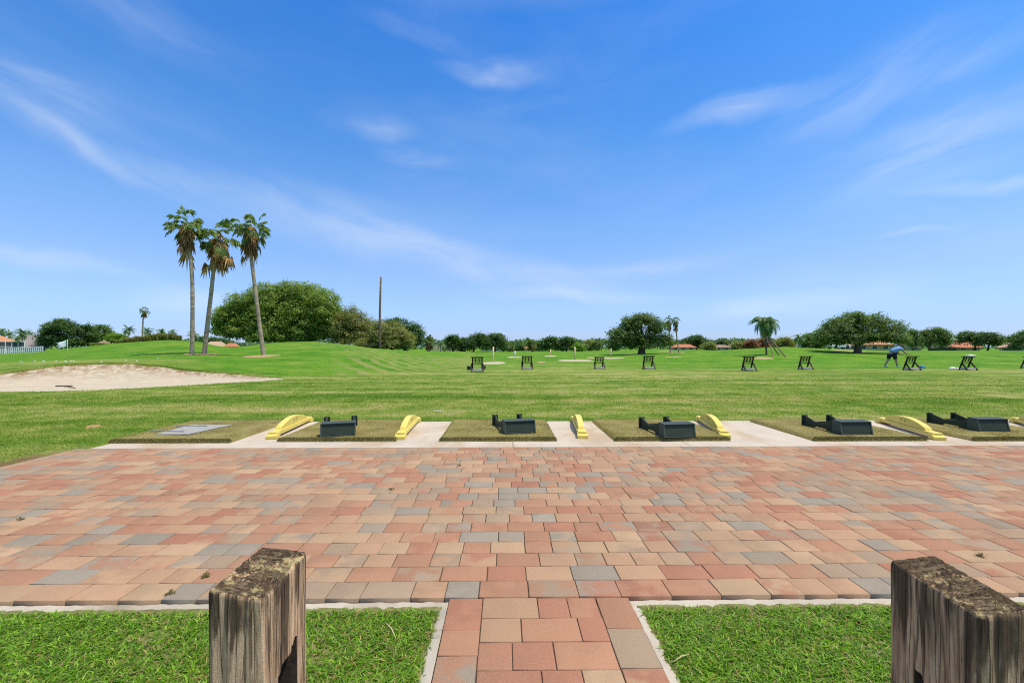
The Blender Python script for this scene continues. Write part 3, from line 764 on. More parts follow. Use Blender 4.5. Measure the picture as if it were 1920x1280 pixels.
trays = [(634, 816, 17, 'green ball tray on the mat between the two leftmost yellow dividers'),
         (974, 811, 13, 'green ball tray left of the yellow divider standing clear on concrete'),
         (1272, 818, 7, 'green ball tray left of the divider that overlaps a mat corner'),
         (1602, 813, 1, 'green ball tray left of the longest looking yellow divider'),
         (1858, 807, 0, 'green ball tray closest to the right frame edge')]
for k, (px, py, rz, lab) in enumerate(trays):
    o = tray0 if k == 0 else copy_tree(tray0)
    o.location = gp(px, py, MZ+.002); o.rotation_euler = (0, 0, R(rz))
    tag(o, lab, 'ball tray', 'green ball trays on the turf mats')
# ================================================================= GRASS BLADES
def blades(name, x, y, h, w, label, mat, seg=2, lean=.6, kind='stuff', zoff=None):
    n = len(x); z = Hn(x, y) if zoff is None else zoff
    a = rng.uniform(0, 2*math.pi, n); b_ = rng.uniform(0, 2*math.pi, n)
    hh = h*rng.uniform(.5, 1.25, n); ww = w*rng.uniform(.6, 1.3, n)*.5
    ln = hh*lean*rng.uniform(.2, 1.5, n)
    dx, dy = np.cos(a), np.sin(a); lx, ly = np.cos(b_)*ln, np.sin(b_)*ln
    p = lambda s, f, zz: np.stack([x+s*ww*dx*(1-f*.3)+lx*f*f, y+s*ww*dy*(1-f*.3)+ly*f*f, z+zz], 1)
    if seg == 2:
        V = np.stack([p(-1, 0, -.004), p(1, 0, -.004), p(1, .6, hh*.62), p(-1, .6, hh*.62), np.stack([x+lx*1.2, y+ly*1.2, z+hh*(.85)], 1)], 1).reshape(-1, 3)
        o = (np.arange(n)*5)[:, None]
        me = np_mesh(name, V, [o+np.array([[0, 1, 2, 3]]), o+np.array([[3, 2, 4]])])
    else:
        V = np.stack([p(-1, 0, -.004), p(1, 0, -.004), np.stack([x+lx, y+ly, z+hh], 1)], 1).reshape(-1, 3)
        me = np_mesh(name, V, np.arange(3*n).reshape(-1, 3))
    return tag(link(name, me, mat), label, 'grass', kind=kind)
def lawn_points(n, x0, x1, y0, y1):
    return rng.uniform(x0, x1, n), rng.uniform(y0, y1, n)
xs_, ys_ = [], []
for (a, c) in ((-4.6, xs[0]-.035), (xs[3]+.035, 4.6)):
    n = int((c-a)*1.6*42000)
    x, y = lawn_points(n, a, c, .55, Y0-.04)
    nz = np.array([noise.noise(Vector((u*3.1, v*3.1, 0))) for u, v in zip(x[::1], y[::1])])
    keep = (rng.random(n) < .80+.70*nz) & ((y < Y0-.062-rng.random(n)*.03))
    ex = np.minimum(np.abs(x-xs[0]), np.abs(x-xs[3])); keep &= (ex > .042+rng.random(n)**2*.05)
    xs_.append(x[keep]); ys_.append(y[keep])
x = np.concatenate(xs_); y = np.concatenate(ys_)
cl = .5+.5*np.array([noise.noise(Vector((u*9, v*9, 5))) for u, v in zip(x, y)])
blades('lawn_grass', x, y, .012+.017*cl, .0078, 'dense clumpy green lawn in front of the patio', M['blade'], 2, 1.25)
b = MB()
for (a, c) in ((-5.5, xs[0]-.03), (xs[3]+.03, 5.5)): b.box(((a+c)/2, (Y0-.03+.3)/2, -.0335), (c-a, Y0-.33, .016))
b.build('lawn_soil', M['thatch']); tag(bpy.data.objects['lawn_soil'], 'brown soil and thatch under the near lawn', 'soil', kind='structure')
# fairway blades near the tee line
x1_, y1_ = lawn_points(120000, -13, 12, YC1+.02, 11.5)
x2_, y2_ = lawn_points(70000, -9.5, XL-.13, 2.6, YC1+.3)
x3_, y3_ = lawn_points(130000, -22, 20, 11.5, 20.5)
x = np.concatenate([x1_, x2_, x3_]); y = np.concatenate([y1_, y2_, y3_])
lat, d = w2cam(x, y); px = CX+F*lat/d
keep = bowl(px, d) <= 0
keep &= rng.random(len(x)) < np.clip((20.5-d)/9, 0, 1)
keep &= ~((np.abs(x+5.2) < .2) & (rng.random(len(x)) < .7) & (d < 5.4))
x, y, d = x[keep], y[keep], d[keep]
blades('fairway_grass', x, y, .022+.0012*np.clip(d-7, 0, 10), .006+.0012*np.clip(d-5, 0, 12), 'short mown grass beyond the tee line', M['fair'], 1, .9)
# ragged grass fringe on the bunker lip
u = rng.uniform(-300, 525, 7000); bd = np.interp(u, LPX, BD)+rng.normal(.16, .12, 7000); x, y = cam2w((u-CX)*bd/F, bd)
blades('bunker_fringe', x, y, .07, .02, 'ragged fringe of grass along the back lip of the bunker', M['fair'], 1, 1.)
# ================================================================= SMALL THINGS
def sprig(px, py, label, s=.03, z=0.):
    p = gp(px, py, z)
    t = []
    n = 26
    V = []; Fq = []
    for k in range(n):
        a = random.uniform(0, 6.28); l = s*random.uniform(.4, 1.2); h = s*random.uniform(.1, .6); w = s*.13
        c, sn = math.cos(a), math.sin(a)
        bx, by = random.uniform(-.5, .5)*s, random.uniform(-.3, .3)*s
        V += [(bx-w*sn*.3, by+w*c*.3, 0.), (bx+c*l*.6-w*sn, by+sn*l*.6+w*c, h), (bx+c*l, by+sn*l, h*.7), (bx+c*l*.6+w*sn, by+sn*l*.6-w*c, h)]
        Fq.append((4*k, 4*k+1, 4*k+2, 4*k+3))
    o = link('weed_sprig', np_mesh('weed_sprig', np.array(V), np.array(Fq)), M['weed'])
    o.location = p+Vector((0, 0, .002))
    return tag(o, label, 'weed', 'weeds growing in the paver joints')
sprig(733, 918, 'dark weed tuft on grey pavers mid patio', .024)
sprig(38, 974, 'flat brown weed in a joint near the left frame edge', .026)
sprig(385, 1081, 'green weed sprig in a joint behind the left post', .028)
sprig(862, 873, 'tiny weed in a far joint of the patio, nearest the tee line', .022)
sprig(1838, 1043, 'brown weed behind the right post', .028)
sprig(320, 1112, 'weed at the patio edge left of the left post', .024)
for a, c, lab in (((722, 1166), (742, 1196), 'dry straw stem lying on the lawn left of the path'), ((1262, 1240), (1292, 1226), 'dry straw stem lying on the lawn right of the path')):
    A, C = gp(*a, -.012), gp(*c, -.010); m_ = A.lerp(C, .5)+Vector((.004, .003, .006))
    b = MB(); b.tube([(0, 0, 0), m_-A, C-A], [.0016, .0024, .0012], 6); o = b.build('straw_stem', M['straw']); o.location = A; tag(o, lab, 'stem')
# white scrap on the grass
p, d = hit(823, 772); b = MB(); b.box((0, 0, .02), (.17, .03, .012), bev=.003); o = b.build('white_peg', M['white']); o.location = p; tag(o, 'short white peg lying on the grass beyond the tee line', 'peg')
# rake in the bunker
pa, _ = hit(120, 726); pb, _ = hit(141, 730.5)
t = thing('bunker_rake', 'dark wooden rake lying at the front of the bunker sand', 'rake', pa)
v = pb-pa; b = MB(); b.tube([(0, 0, .05), (v.x*.5, v.y*.5, v.z*.5+.055), (v.x, v.y, v.z+.06)], .014, 8); b.build('handle', M['brace'], t)
b = MB(); b.bar((-.22, -.06, .05), (.22, .06, .05), .03, .03)
for k in range(9): b.bar((-.2+.05*k, -.055+.0136*k, .05), (-.2+.05*k, -.055+.0136*k, -.02), .008, .008)
b.build('rake_head', M['darkwood'], t)
# flag on the green
p, d = hit(127, 676)
t = thing('golf_flag', 'thin pin with a white and teal flag on the practice green', 'flag', p)
b = MB(); b.tube([(0, 0, 0), (-.01, 0, 1.2)], .012, 8); b.build('pin', M['pole'], t)
def cloth(name, mat, u0, u1):
    V = []; n = 10
    for i in range(n+1):
        u = u0+(u1-u0)*i/n
        for j in range(7):
            w = j/6
            V.append((-.012-u, .05*math.sin(u*9+w*2)*u*2, 1.2-.02-.36*w-.36*u+.05*u*w))
    i = np.arange(n)[:, None]*7; j = np.arange(6)[None, :]
    o = link(name, np_mesh(name, np.array(V), np.stack([i+j, i+7+j, i+8+j, i+j+1], 2).reshape(-1, 4), True), mat, t)
    s = o.modifiers.new('thick', 'SOLIDIFY'); s.thickness = .004
cloth('flag_cloth', M['flagw'], .09, .50); cloth('flag_band', M['flagt'], 0, .09)
# golf balls on the practice green
bm = bmesh.new(); bmesh.ops.create_icosphere(bm, subdivisions=2, radius=.032); me = bpy.data.meshes.new('golf_ball'); bm.to_mesh(me); bm.free()
me.polygons.foreach_set('use_smooth', np.ones(len(me.polygons), bool)); me.materials.append(M['ball'])
for px, py in [(37, 679), (41, 679.2), (65, 678.5), (80, 679), (83, 677.8), (105, 678.6), (122, 678), (125, 679.4), (133, 678.8), (138, 678.6), (190, 679.5), (236, 677), (257, 678.6), (296, 673)]:
    o = bpy.data.objects.new('golf_ball', me); COL.objects.link(o); p, d = hit(px, py); o.location = p+Vector((0, 0, .03))
    tag(o, 'white golf ball lying on the practice green behind the bunker', 'golf ball', 'golf balls on the practice green')
# ================================================================= RACKS ON THE FAR TEE
def build_rack():
    t = thing('bag_rack', 'x', 'bag rack')
    hw = .235
    def fr(z): return .14-.27*z/.72
    for s in (-1, 1):
        b = MB(); b.bar((s*hw, fr(0), 0), (s*hw, fr(.70), .70), .066, .05); b.build('upright', M['darkwood'], t)
        b = MB(); b.bar((s*(hw+.052), fr(.40)-.01, .40), (s*(hw+.052), -.34, 0.), .055, .055); b.build('leg', M['darkwood'], t)
    b = MB(); b.box((0, fr(.72), .720), (.62, .24, .040), bev=.004); b.build('top_board', M['darkwood'], t)
    b = MB()
    for z in (.36, .45, .57, .67): b.bar((-hw+.032, fr(z), z), (hw-.032, fr(z), z), .046 if z > .4 else .075, .034)
    for x in (-.085, .085): b.bar((x, fr(.46)-.002, .475), (x, fr(.66)-.002, .655),   .048, .030)
    b.build('lattice_panel', M['darkwood'], t)
    b = MB(); b.box((0, -.09, .075), (.50, .40, .10), bev=.004); b.build('bottom_tray', M['greyboard'], t)
    return t
rack0 = build_rack()
racks = [(895, 696.5, 4, 'dark slatted bag rack with round baskets at its feet'),
         (988, 692.5, 0, 'dark bag rack between the two tall cream poles'),
         (1123, 691.5, 0, 'dark bag rack standing just left of the wide spreading tree trunk'),
         (1215, 692, 2, 'dark bag rack in front of the wide spreading tree'),
         (1402, 694.5, 2, 'dark bag rack in front of the drooping palm with props'),
         (1508, 692.5, 0, 'dark bag rack right of the propped palm'),
         (1706, 693.5, 4, 'dark bag rack the bending man reaches for'),
         (1811, 693.5, 4, 'dark bag rack with a white towel on its top board'),
         (1925, 690.5, 4, 'dark bag rack cut off by the right frame edge')]
RK = {}
for k, (px, py, rz, lab) in enumerate(racks):
    o = rack0 if k == 0 else copy_tree(rack0)
    p, d = hit(px, py, 15); o.location = p; o.rotation_euler = (0, 0, R(rz)); RK[px] = (p, d)
    tag(o, lab, 'bag rack', 'bag racks on the far tee')
def basket(px, py, label, r=.14):
    p, d = hit(px, py, 15)
    b = MB(); b.tube([(0, 0, 0), (0, 0, .18), (0, 0, .2)], [r*.8, r, r*1.05], 14)
    o = b.build('ball_basket', M['screen']); o.location = p
    tag(o, label, 'basket', 'baskets by the leftmost bag rack'); return o
basket(880, 693, 'dark round basket on the grass left of the basket rack'); basket(907.5, 692, 'dark round basket half hidden behind the leg of the leftmost rack', .10)
# towel on rack top, bag on ground, blue bag
p, d = RK[1811]
def lump(name, mat, dims, loc, seed, flat=.5):
    bm = bmesh.new(); bmesh.ops.create_icosphere(bm, subdivisions=4, radius=1.)
    for v in bm.verts:
        k = 1+.30*noise.fractal(v.co*1.6+Vector((seed, 0, 0)), .8, 2, 3)
        v.co = Vector((v.co.x*dims[0]*k, v.co.y*dims[1]*k, (max(v.co.z, -flat)+flat)*dims[2]*k))
        v.co.z = max(v.co.z, 0)
    me = bpy.data.meshes.new(name); bm.to_mesh(me); bm.free(); me.polygons.foreach_set('use_smooth', np.ones(len(me.polygons), bool))
    o = link(name, me, mat); o.location = loc; return o
o = lump('towel', M['towel'], (.22, .14, .06), p+Vector((.12, -.13, .738)), 1.); tag(o, 'crumpled white towel on top of a bag rack', 'towel')
g, _ = hit(1788, 692, 15)
o = lump('white_cloth', M['towel'], (.24, .16, .07), g, 4.); tag(o, 'crumpled white cloth on the grass beside the towel rack', 'cloth')
g, _ = hit(1728.5, 690.5, 15)
t = thing('blue_cooler_bag', 'small blue and white bag on the grass behind the bending man', 'bag', g, R(15)); t['label'] = 'small blue and white bag on the grass between two bag racks'
b = MB(); b.box((0, 0, .08), (.30, .20, .16), bev=.03); b.build('bag_body', M['bluebag'], t)
b = MB(); b.box((0, 0, .172), (.26, .17, .02), bev=.006); b.build('lid', M['towel'], t)
# ================================================================= PERSON
def skinned(name, joints, edges, mat, parent, root=0, sub=2):
    """joints: list of (xyz, radius or (rx,ry))"""
    bm = bmesh.new(); lay = bm.verts.layers.skin.verify()
    vs = []
    for k, (p, r) in enumerate(joints):
        v = bm.verts.new(p); r = (r, r) if not hasattr(r, '__len__') else r
        v[lay].radius = r; v[lay].use_root = (k == root); vs.append(v)
    for a, b_ in edges: bm.edges.new((vs[a], vs[b_]))
    me = bpy.data.meshes.new(name); bm.to_mesh(me); bm.free()
    o = link(name, me, None, parent)
    o.modifiers.new('skin', 'SKIN').use_smooth_shade = True
    s = o.modifiers.new('sub', 'SUBSURF'); s.levels = sub; s.render_levels = sub
    dg = bpy.context.evaluated_depsgraph_get()
    m2 = bpy.data.meshes.new_from_object(o.evaluated_get(dg)); o.modifiers.clear(); o.data = m2
    m2.materials.clear(); m2.materials.append(mat)
    return o
pp, pd = hit(1672, 688.5, 15)
man = thing('person', 'man in blue polo and dark shorts bending over a bag rack', 'person', pp, -YAW-R(48)+R(8))
man.rotation_euler = (0, 0, R(-4)); man.scale = (1.08, 1.15, 1.08)
J = [((0, 0, .86), (.15, .13)), ((.16, 0, 1.02), (.17, .14)), ((.34, 0, 1.15), (.16, .13)), ((.46, 0, 1.19), .07), ((.52, -.0, 1.215), .06), ((.58, 0, 1.25), .10), ((.635, 0, 1.22), .075),
     ((-.02, .10, .80), .10), ((-.10, .12, .46), .065), ((-.30, .13, .10), .042), ((-.27, .13, .03), .035),
     ((.03, -.10, .80), .10), ((.13, -.12, .46), .065), ((.20, -.14, .10), .042), ((.23, -.14, .03), .035),
     ((.36, .19, 1.10), .06), ((.50, .22, .90), .045), ((.72, .20, .76), .034), ((.79, .19, .73), .028),
     ((.40, -.19, 1.10), .06), ((.56, -.22, .88), .045), ((.80, -.20, .77), .034), ((.87, -.19, .745), .028)]
E = [(0, 1), (1, 2), (2, 3), (3, 4), (4, 5), (5, 6), (0, 7), (7, 8), (8, 9), (9, 10), (0, 11), (11, 12), (12, 13), (13, 14), (2, 15), (15, 16), (16, 17), (17, 18), (2, 19), (19, 20), (20, 21), (21, 22)]
# fingers
for base in (18, 22):
    b0 = Vector(J[base][0])
    for k, dy in enumerate((-.03, -.01, .01, .03)):
        J.append((b0+Vector((.05, dy, -.012)), .009)); J.append((b0+Vector((.085-.006*abs(k-1), dy*1.1, -.035)), .008))
        E += [(base, len(J)-2), (len(J)-2, len(J)-1)]
    s = -1 if base == 18 else 1
    J.append((b0+Vector((.02, s*.045, -.02)), .010)); J.append((b0+Vector((.05, s*.055, -.035)), .009)); E += [(base, len(J)-2), (len(J)-2, len(J)-1)]
skinned('body', J, E, M['skin'], man)
skinned('polo_shirt', [((-.04, 0, .83), (.195, .185)), ((.16, 0, 1.02), (.205, .18)), ((.34, 0, 1.15), (.185, .165)), ((.43, 0, 1.185), .10),
                       ((.36, .19, 1.10), .09), ((.43, .21, 1.0), .082), ((.40, -.19, 1.10), .09), ((.47, -.21, 1.0), .082)],
        [(0, 1), (1, 2), (2, 3), (2, 4), (4, 5), (2, 6), (6, 7)], M['shirt'], man)
skinned('shorts', [((.02, 0, .91), (.178, .165)), ((-.02, .10, .78), .135), ((-.07, .12, .60), .115), ((-.10, .12, .47), .10), ((.04, -.10, .78), .135), ((.09, -.12, .60), .115), ((.13, -.12, .47), .10)],
        [(0, 1), (1, 2), (2, 3), (0, 4), (4, 5), (5, 6)], M['shorts'], man)
for y, x in ((.13, -.30), (-.14, .20)):
    skinned('shoe', [((x-.03, y, .05), .05), ((x+.08, y, .04), .045), ((x+.18, y, .03), .035)], [(0, 1), (1, 2)], M['shoe'], man)
bm = bmesh.new(); bmesh.ops.create_icosphere(bm, subdivisions=3, radius=.112)
for v in bm.verts:
    if v.co.x+v.co.z*.6 > .055: v.co *= .8
me = bpy.data.meshes.new('hair'); bm.to_mesh(me); bm.free(); h = link('hair', me, M['hair'], man); h.location = (.565, 0, 1.275)
bm = bmesh.new()
for s in (-1, 1): bmesh.ops.create_icosphere(bm, subdivisions=2, radius=.026, matrix=Matrix.Translation((.60, s*.1, 1.235)))
for s in (-1, 1): bmesh.ops.create_icosphere(bm, subdivisions=2, radius=.012, matrix=Matrix.Translation((.70, s*.035, 1.215)))
bmesh.ops.create_cone(bm, segments=8, radius1=.02, radius2=.006, depth=.05, matrix=Matrix.Translation((.715, 0, 1.195)) @ Matrix.Rotation(R(100), 4, 'Y'))
me = bpy.data.meshes.new('face'); bm.to_mesh(me); bm.free(); link('face', me, M['skin'], man)
# ================================================================= TARGET POLES AND SAND PATCHES
poles = [(925, 680, 650, 44, 'tallest cream target pole in the sand patch behind the leftmost rack', 5.5),
         (1078, 675, 650, 68, 'cream target pole in the widest sand patch', 6.5),
         (965.5, 669, 658, 28, 'short white target pole far back in a thin sand patch', 5.),
         (1032, 667, 655, 24, 'short cream target pole under the far paired trees', 5.),
         (1145.5, 670.5, 653, 46, 'cream target pole left of the wide spreading tree', 5.)]
for k, (px, py, ty, rpx, lab, ry) in enumerate(poles):
    patch(px, py+1.0, rpx*.5, ry*.30, M['sand'], 'sand_patch', 'flat pale sand patch round a target pole', 'sand', k+1, .05)
    p, d = hit(px, py); hgt = (py-ty)*d/F
    b = MB(); b.tube([(0, 0, -.1), (0, 0, hgt*.5), (0, 0, hgt)], max(.06, 1.1*d/F), 10); o = b.build('target_pole', M['pole'] if k != 2 else M['white']); o.location = p
    tag(o, lab, 'pole', 'target poles on the range')
BARE = mat_sand('bare_soil', (.40, .31, .17))
for k, (px, py, rx, ry) in enumerate([(1112, 670.5, 22, 1.4), (1015, 679, 14, .7), (1262, 669.5, 26, .9), (1247, 658.8, 16, 3), (1425, 671.5, 30, 1.2), (1590, 657.5, 34, 2.5), (1180, 664, 22, 1.2), (1275, 661.5, 12, 1.2), (1258, 662, 9, 1.)]):
    patch(px, py, rx*.6, ry, BARE, 'sand_patch', 'thin bare sandy patch on the range', 'sand', k+11, .04)
for k, (px, py, rx) in enumerate([(492, 667.5, 27), (385, 664, 20), (357, 663.5, 9)]):
    patch(px, py, rx, rx*56/F*.9, mat_sand('mulch', (.42, .27, .15)), 'mulch_ring', 'bare tan mulch ring at a palm foot', 'mulch', k+31, .04)
# ================================================================= TREES
def quads(C, size, bias=None, asp=.55):
    """leaf diamonds at C (n,3)"""
    n = len(C); a, b_ = rot_frames(n)
    if bias is not None:
        nn = np.cross(a, b_); nn = nn+bias*1.9; nn /= np.linalg.norm(nn, axis=1)[:, None]
        a = a-(a*nn).sum(1)[:, None]*nn; a /= np.linalg.norm(a, axis=1)[:, None]; b_ = np.cross(nn, a)
    s = size*rng.uniform(.6, 1.35, (n, 1)); w = s*asp
    V = np.stack([C-a*s*.5, C+b_*w*.5, C+a*s*.5, C-b_*w*.5], 1).reshape(-1, 3)
    return V, np.arange(4*n).reshape(-1, 4)
def crown_mesh(lobes, leaf, cover, name='crown', gap=.25):
    """lobes (k,6): centre and radii. leaf size m; cover = layers of leaf area per surface"""
    pts, nor = [], []
    lobes = np.array(lobes)
    for (cx, cy, cz, rx, ry, rz) in lobes:
        area = math.pi*((rx*ry)**1.6+(rx*rz)**1.6+(ry*rz)**1.6)**(1/1.6)*4/3**(1/1.6)
        ncl = max(6, int(area/(leaf*2.6)**2*1.5))
        u = rng.normal(size=(ncl, 3)); u /= np.linalg.norm(u, axis=1)[:, None]
        u = u[u[:, 2] > -.75]
        keepn = np.array([noise.noise(Vector((v[0]*2.4+cx, v[1]*2.4+cy, v[2]*2.4+cz))) for v in u]) > -gap*1.0
        u = u[keepn]; ncl = len(u)
        if ncl == 0: continue
        rr = rng.uniform(.62, 1.12, (ncl, 1))
        cc = np.array([cx, cy, cz])+u*rr*np.array([rx, ry, rz])
        per = max(3, int(cover*area/(leaf*leaf*.28)/max(1, ncl)))
        per = min(per, 26)
        sp = leaf*1.15
        q_ = (cc[:, None, :]+rng.normal(0, 1, (ncl, per, 3))*np.array([sp, sp, sp*.55])).reshape(-1, 3)
        uu = np.repeat(u, per, 0)
        pts.append(q_); nor.append(uu*.75+np.array([0, 0, .6]))
        # sparse interior
        k = int(ncl*per*.18); v = rng.normal(size=(k, 3)); v /= np.linalg.norm(v, axis=1)[:, None]
        pts.append(np.array([cx, cy, cz])+v*rng.uniform(.1, .75, (k, 1))*np.array([rx, ry, rz])); nor.append(v)
    C = np.vstack(pts); N = np.vstack(nor)
    V, Q = quads(C, leaf, N)
    return np_mesh(name, V, Q)
def limbs(b, base, h0, lobes, r0, rs):
    """trunk from base to fork height h0 and limbs reaching into lobes"""
    base = Vector(base); f = base+Vector((rs.uniform(-.2, .2), rs.uniform(-.2, .2), h0))
    b.tube([base-Vector((0, 0, .3)), base+Vector((0, 0, h0*.12)), base+(f-base)*.55, f], [r0*1.5, r0*1.12, r0*.92, r0*.8], 12)
    for L in lobes:
        c = Vector(L[:3]); m = f.lerp(c, .5)+Vector((rs.uniform(-.4, .4), rs.uniform(-.4, .4), .12*(c-f).length))
        b.tube([f-Vector((0, 0, .1)), f.lerp(m, .5)+Vector((0, 0, .1)), m, c], [r0*.55, r0*.42, r0*.28, r0*.1], 8)
def tree(circles, d, base, label, mat, group=None, leafpx=3.4, cover=2.0, trunk_px=6, fork=.3, spread=.8, seed=1, name='broadleaf_tree', gap=.25, cat='tree', nlimb=9):
    """circles: (px,py,rx,ry) outline lobes at distance d; base: (px, py or None)"""
    rs = random.Random(seed)
    if base[1] is not None:
        bp, d = hit(base[0], base[1])
    else: bp = at(base[0], d)
    t = thing(name, label, cat, bp, 0, group)
    lobes = []
    allw = (max(c[0]+c[2] for c in circles)-min(c[0]-c[2] for c in circles))*d/F*.5
    for (px, py, rx, ry) in circles:
        r1, r2 = rx*d/F, ry*d/F
        reach = max(0, allw*spread-r1*.9)
        for s in ((-1, 1) if reach > r1*.6 else (0,)):
            dd_ = s*rs.uniform(.25, .8)*reach if s else 0
            p = P(px, py, d)-bp; sv = P(px, HY, d)-Vector((0, 0, CH)); sl_ = sv.length; p = p+sv*(dd_/sl_); cs = d/sl_; vz = P(px, py, d).z-CH; p.z += vz*dd_/sl_
            lobes.append((p.x, p.y, p.z, r1*.95*(cs*.7+.3), min(max(r1, r2)*1.0, r1*1.2)*(cs*.7+.3), r2*.95))
    leaf = max(.10, leafpx*d/F)
    link('crown', crown_mesh(lobes, leaf, cover, gap=gap), mat, t)
    b = MB(); top = max(l[2] for l in lobes)
    pick = rs.sample(lobes, min(nlimb, len(lobes)))
    limbs(b, (0, 0, 0), top*fork, pick, trunk_px*.5*d/F, rs)
    b.build('trunk', M['trunk'], t)
    return t
def auto(x0, x1, y0, y1, seed, k=9, dome=True):
    rs = random.Random(seed); cx, cy = (x0+x1)/2, (y0+y1)/2; w, h = (x1-x0)/2, (y1-y0)/2
    out = [(cx, cy+h*.15, w*.62, h*.66)]
    for i in range(k):
        a = math.pi*(i+.5)/k+rs.uniform(-.15, .15); s = rs.uniform(.22, .36)
        out.append((cx-math.cos(a)*w*(1-s), cy+h*.25-math.sin(a)*h*(1.25-s*1.2)+rs.uniform(-.06, .06)*h, w*s*rs.uniform(.9, 1.3), h*s*rs.uniform(1.0, 1.3)))
    for s in (-1, 1): out.append((cx+s*w*.62, cy+h*.55, w*.36, h*.40))
    return out
# the two large crowns left of centre
banyan = [(430, 600, 28, 30), (460, 583, 38, 36), (500, 566, 42, 34), (545, 555, 34, 28), (580, 560, 36, 30), (608, 580, 32, 36), (628, 608, 22, 32), (520, 605, 55, 36), (580, 612, 48, 30), (460, 618, 42, 24), (410, 612, 12, 24), (420, 592, 16, 18), (640, 620, 14, 20), (500, 628, 40, 14), (555, 632, 40, 12), (560, 585, 36, 24), (600, 622, 34, 18)]
tree(banyan, 90, (545, None), 'huge rounded banyan tree behind the three tall palms', M['banyan'], leafpx=3.6, cover=2.1, trunk_px=16, fork=.25, seed=3, gap=.36, spread=.7, nlimb=16)
tree([(660, 602, 28, 30), (680, 618, 24, 32), (640, 618, 22, 30), (662, 632, 34, 20), (692, 628, 14, 22)], 84, (668, None), 'thinning olive brown tree right of the huge banyan', M['oliv'], leafpx=3.0, cover=2.2, trunk_px=8, seed=5, gap=.4)
tree([(738, 628, 32, 26), (712, 624, 18, 24), (760, 638, 16, 18), (730, 645, 36, 11), (708, 640, 18, 14), (690, 645, 22, 12)], 80, (735, None), 'low olive green tree behind the bare trunk', M['oliv'], leafpx=3.0, cover=2.3, trunk_px=8, seed=6, gap=.4)
tree([(752, 612, 26, 17), (778, 628, 16, 24), (735, 606, 14, 9), (765, 640, 26, 18)], 97, (760, None), 'dark green tree showing behind the low olive tree', M['dark'], leafpx=3.2, cover=2., trunk_px=8, seed=8)
# wide fig right of centre
fig = [(1159, 625, 17, 12), (1182, 607, 21, 15), (1205, 599, 24, 11), (1231, 613, 19, 15), (1190, 628, 32, 16), (1225, 636, 26, 16), (1162, 638, 18, 14), (1251, 638, 11, 13), (1200, 645, 30, 10), (1152, 648, 9, 12)]
tree(fig, 75, (1203, 664), 'wide spreading fig tree with a thick low trunk', M['ficus'], leafpx=3.6, cover=1.9, trunk_px=13, fork=.32, seed=9, gap=.18, spread=.65)
rfig = [(1600, 598, 28, 13), (1572, 613, 28, 18), (1640, 604, 28, 16), (1680, 618, 20, 17), (1620, 622, 46, 16), (1556, 632, 24, 17), (1540, 630, 12, 14), (1655, 632, 38, 12), (1692, 636, 15, 11), (1585, 636, 34, 12)]
tree(rfig, 66, (1608, 661.5), 'broad layered dark tree casting a long shadow beside the man', M['ficus'], leafpx=3.6, cover=1.9, trunk_px=12, fork=.26, seed=12, gap=.14, spread=.65)
T_ = [  # x0,x1,y0,y1crown, base px, depth, label, material, seed
    (72, 152, 597, 652, 115, 84, 'dark dense tree beside the grey roofed house', 'dark'),
    (145, 182, 607, 650, 165, 86, 'dark tree overlapping the right side of the dense tree', 'dark'),
    (168, 212, 608, 646, 192, 96, 'loose green tree sloping down toward the bright shrub', 'ficus'),
    (376, 432, 634, 650, 400, 130, 'low distant tree seen between palm trunks', 'dark'),
    (834, 866, 627, 658, 849, 128, 'upright dark tree left of the wide far grove', 'dark'),
    (860, 886, 633, 659, 872, 130, 'narrow dark tree touching the wide far grove', 'dark'),
    (876, 920, 624, 658, 888, 118, 'left tree of the wide far grove with bare trunks', 'dark'),
    (908, 952, 624, 657, 928, 120, 'right tree of the wide far grove with bare trunks', 'dark'),
    (965, 982, 646, 657, 972, 150, 'small round tree before the grey roofed far house', 'dark'),
    (1006, 1026, 640, 658, 1014, 140, 'small tree right of the orange far house', 'dark'),
    (1016, 1048, 631, 657, 1030, 118, 'left one of the paired far trees', 'dark'),
    (1046, 1080, 632, 657, 1062, 118, 'right one of the paired far trees', 'dark'),
    (1076, 1092, 645, 659, 1085, 112, 'small bright green tree right of the paired far trees', 'bright'),
    (1094, 1112, 638, 657, 1104, 135, 'brownish bushy tree left of the far palms', 'oliv'),
    (1276, 1330, 630, 655, 1306, 130, 'tall dark tree between the red roof and the brown roof', 'dark'),
    (1268, 1296, 642, 655, 1282, 150, 'low dark tree above the red roof', 'dark'),
    (1316, 1340, 643, 658, 1326, 96, 'brown bushy palmetto clump before the brown roofed house', 'oliv'),
    (1338, 1372, 638, 652, 1355, 150, 'low rounded tree above the brown roofed house', 'dark'),
    (1372, 1400, 642, 656, 1386, 110, 'low dark bush right of the brown roofed house', 'oliv'),
    (1396, 1420, 639, 657, 1408, 100, 'russet shrub left of the propped palm', 'russet'),
    (1416, 1444, 637, 656, 1430, 104, 'russet shrub right behind the propped palm', 'russet'),
    (1452, 1488, 633, 654, 1470, 92, 'brown green rounded bush right of the propped palm', 'oliv'),
    (1500, 1545, 623, 655, 1522, 84, 'green tree at the left foot of the broad layered tree', 'ficus'),
    (1700, 1722, 617, 652, 1712, 88, 'thin dark tree with peach house behind it', 'ficus'),
    (1722, 1784, 615, 650, 1742, 90, 'rounded tree left of the terracotta roof', 'ficus'),
    (1792, 1835, 621, 645, 1828, 92, 'flat topped tree over the terracotta roof', 'dark'),
    (1824, 1880, 623, 649, 1852, 90, 'layered flat topped tree between the terracotta and pink roofs', 'dark'),
    (1876, 1900, 632, 650, 1888, 150, 'distant blue green tree above the pink roof', 'dark'),
    (1894, 1960, 620, 654, 1925, 84, 'dark tree cut off by the right frame edge', 'dark'),
]
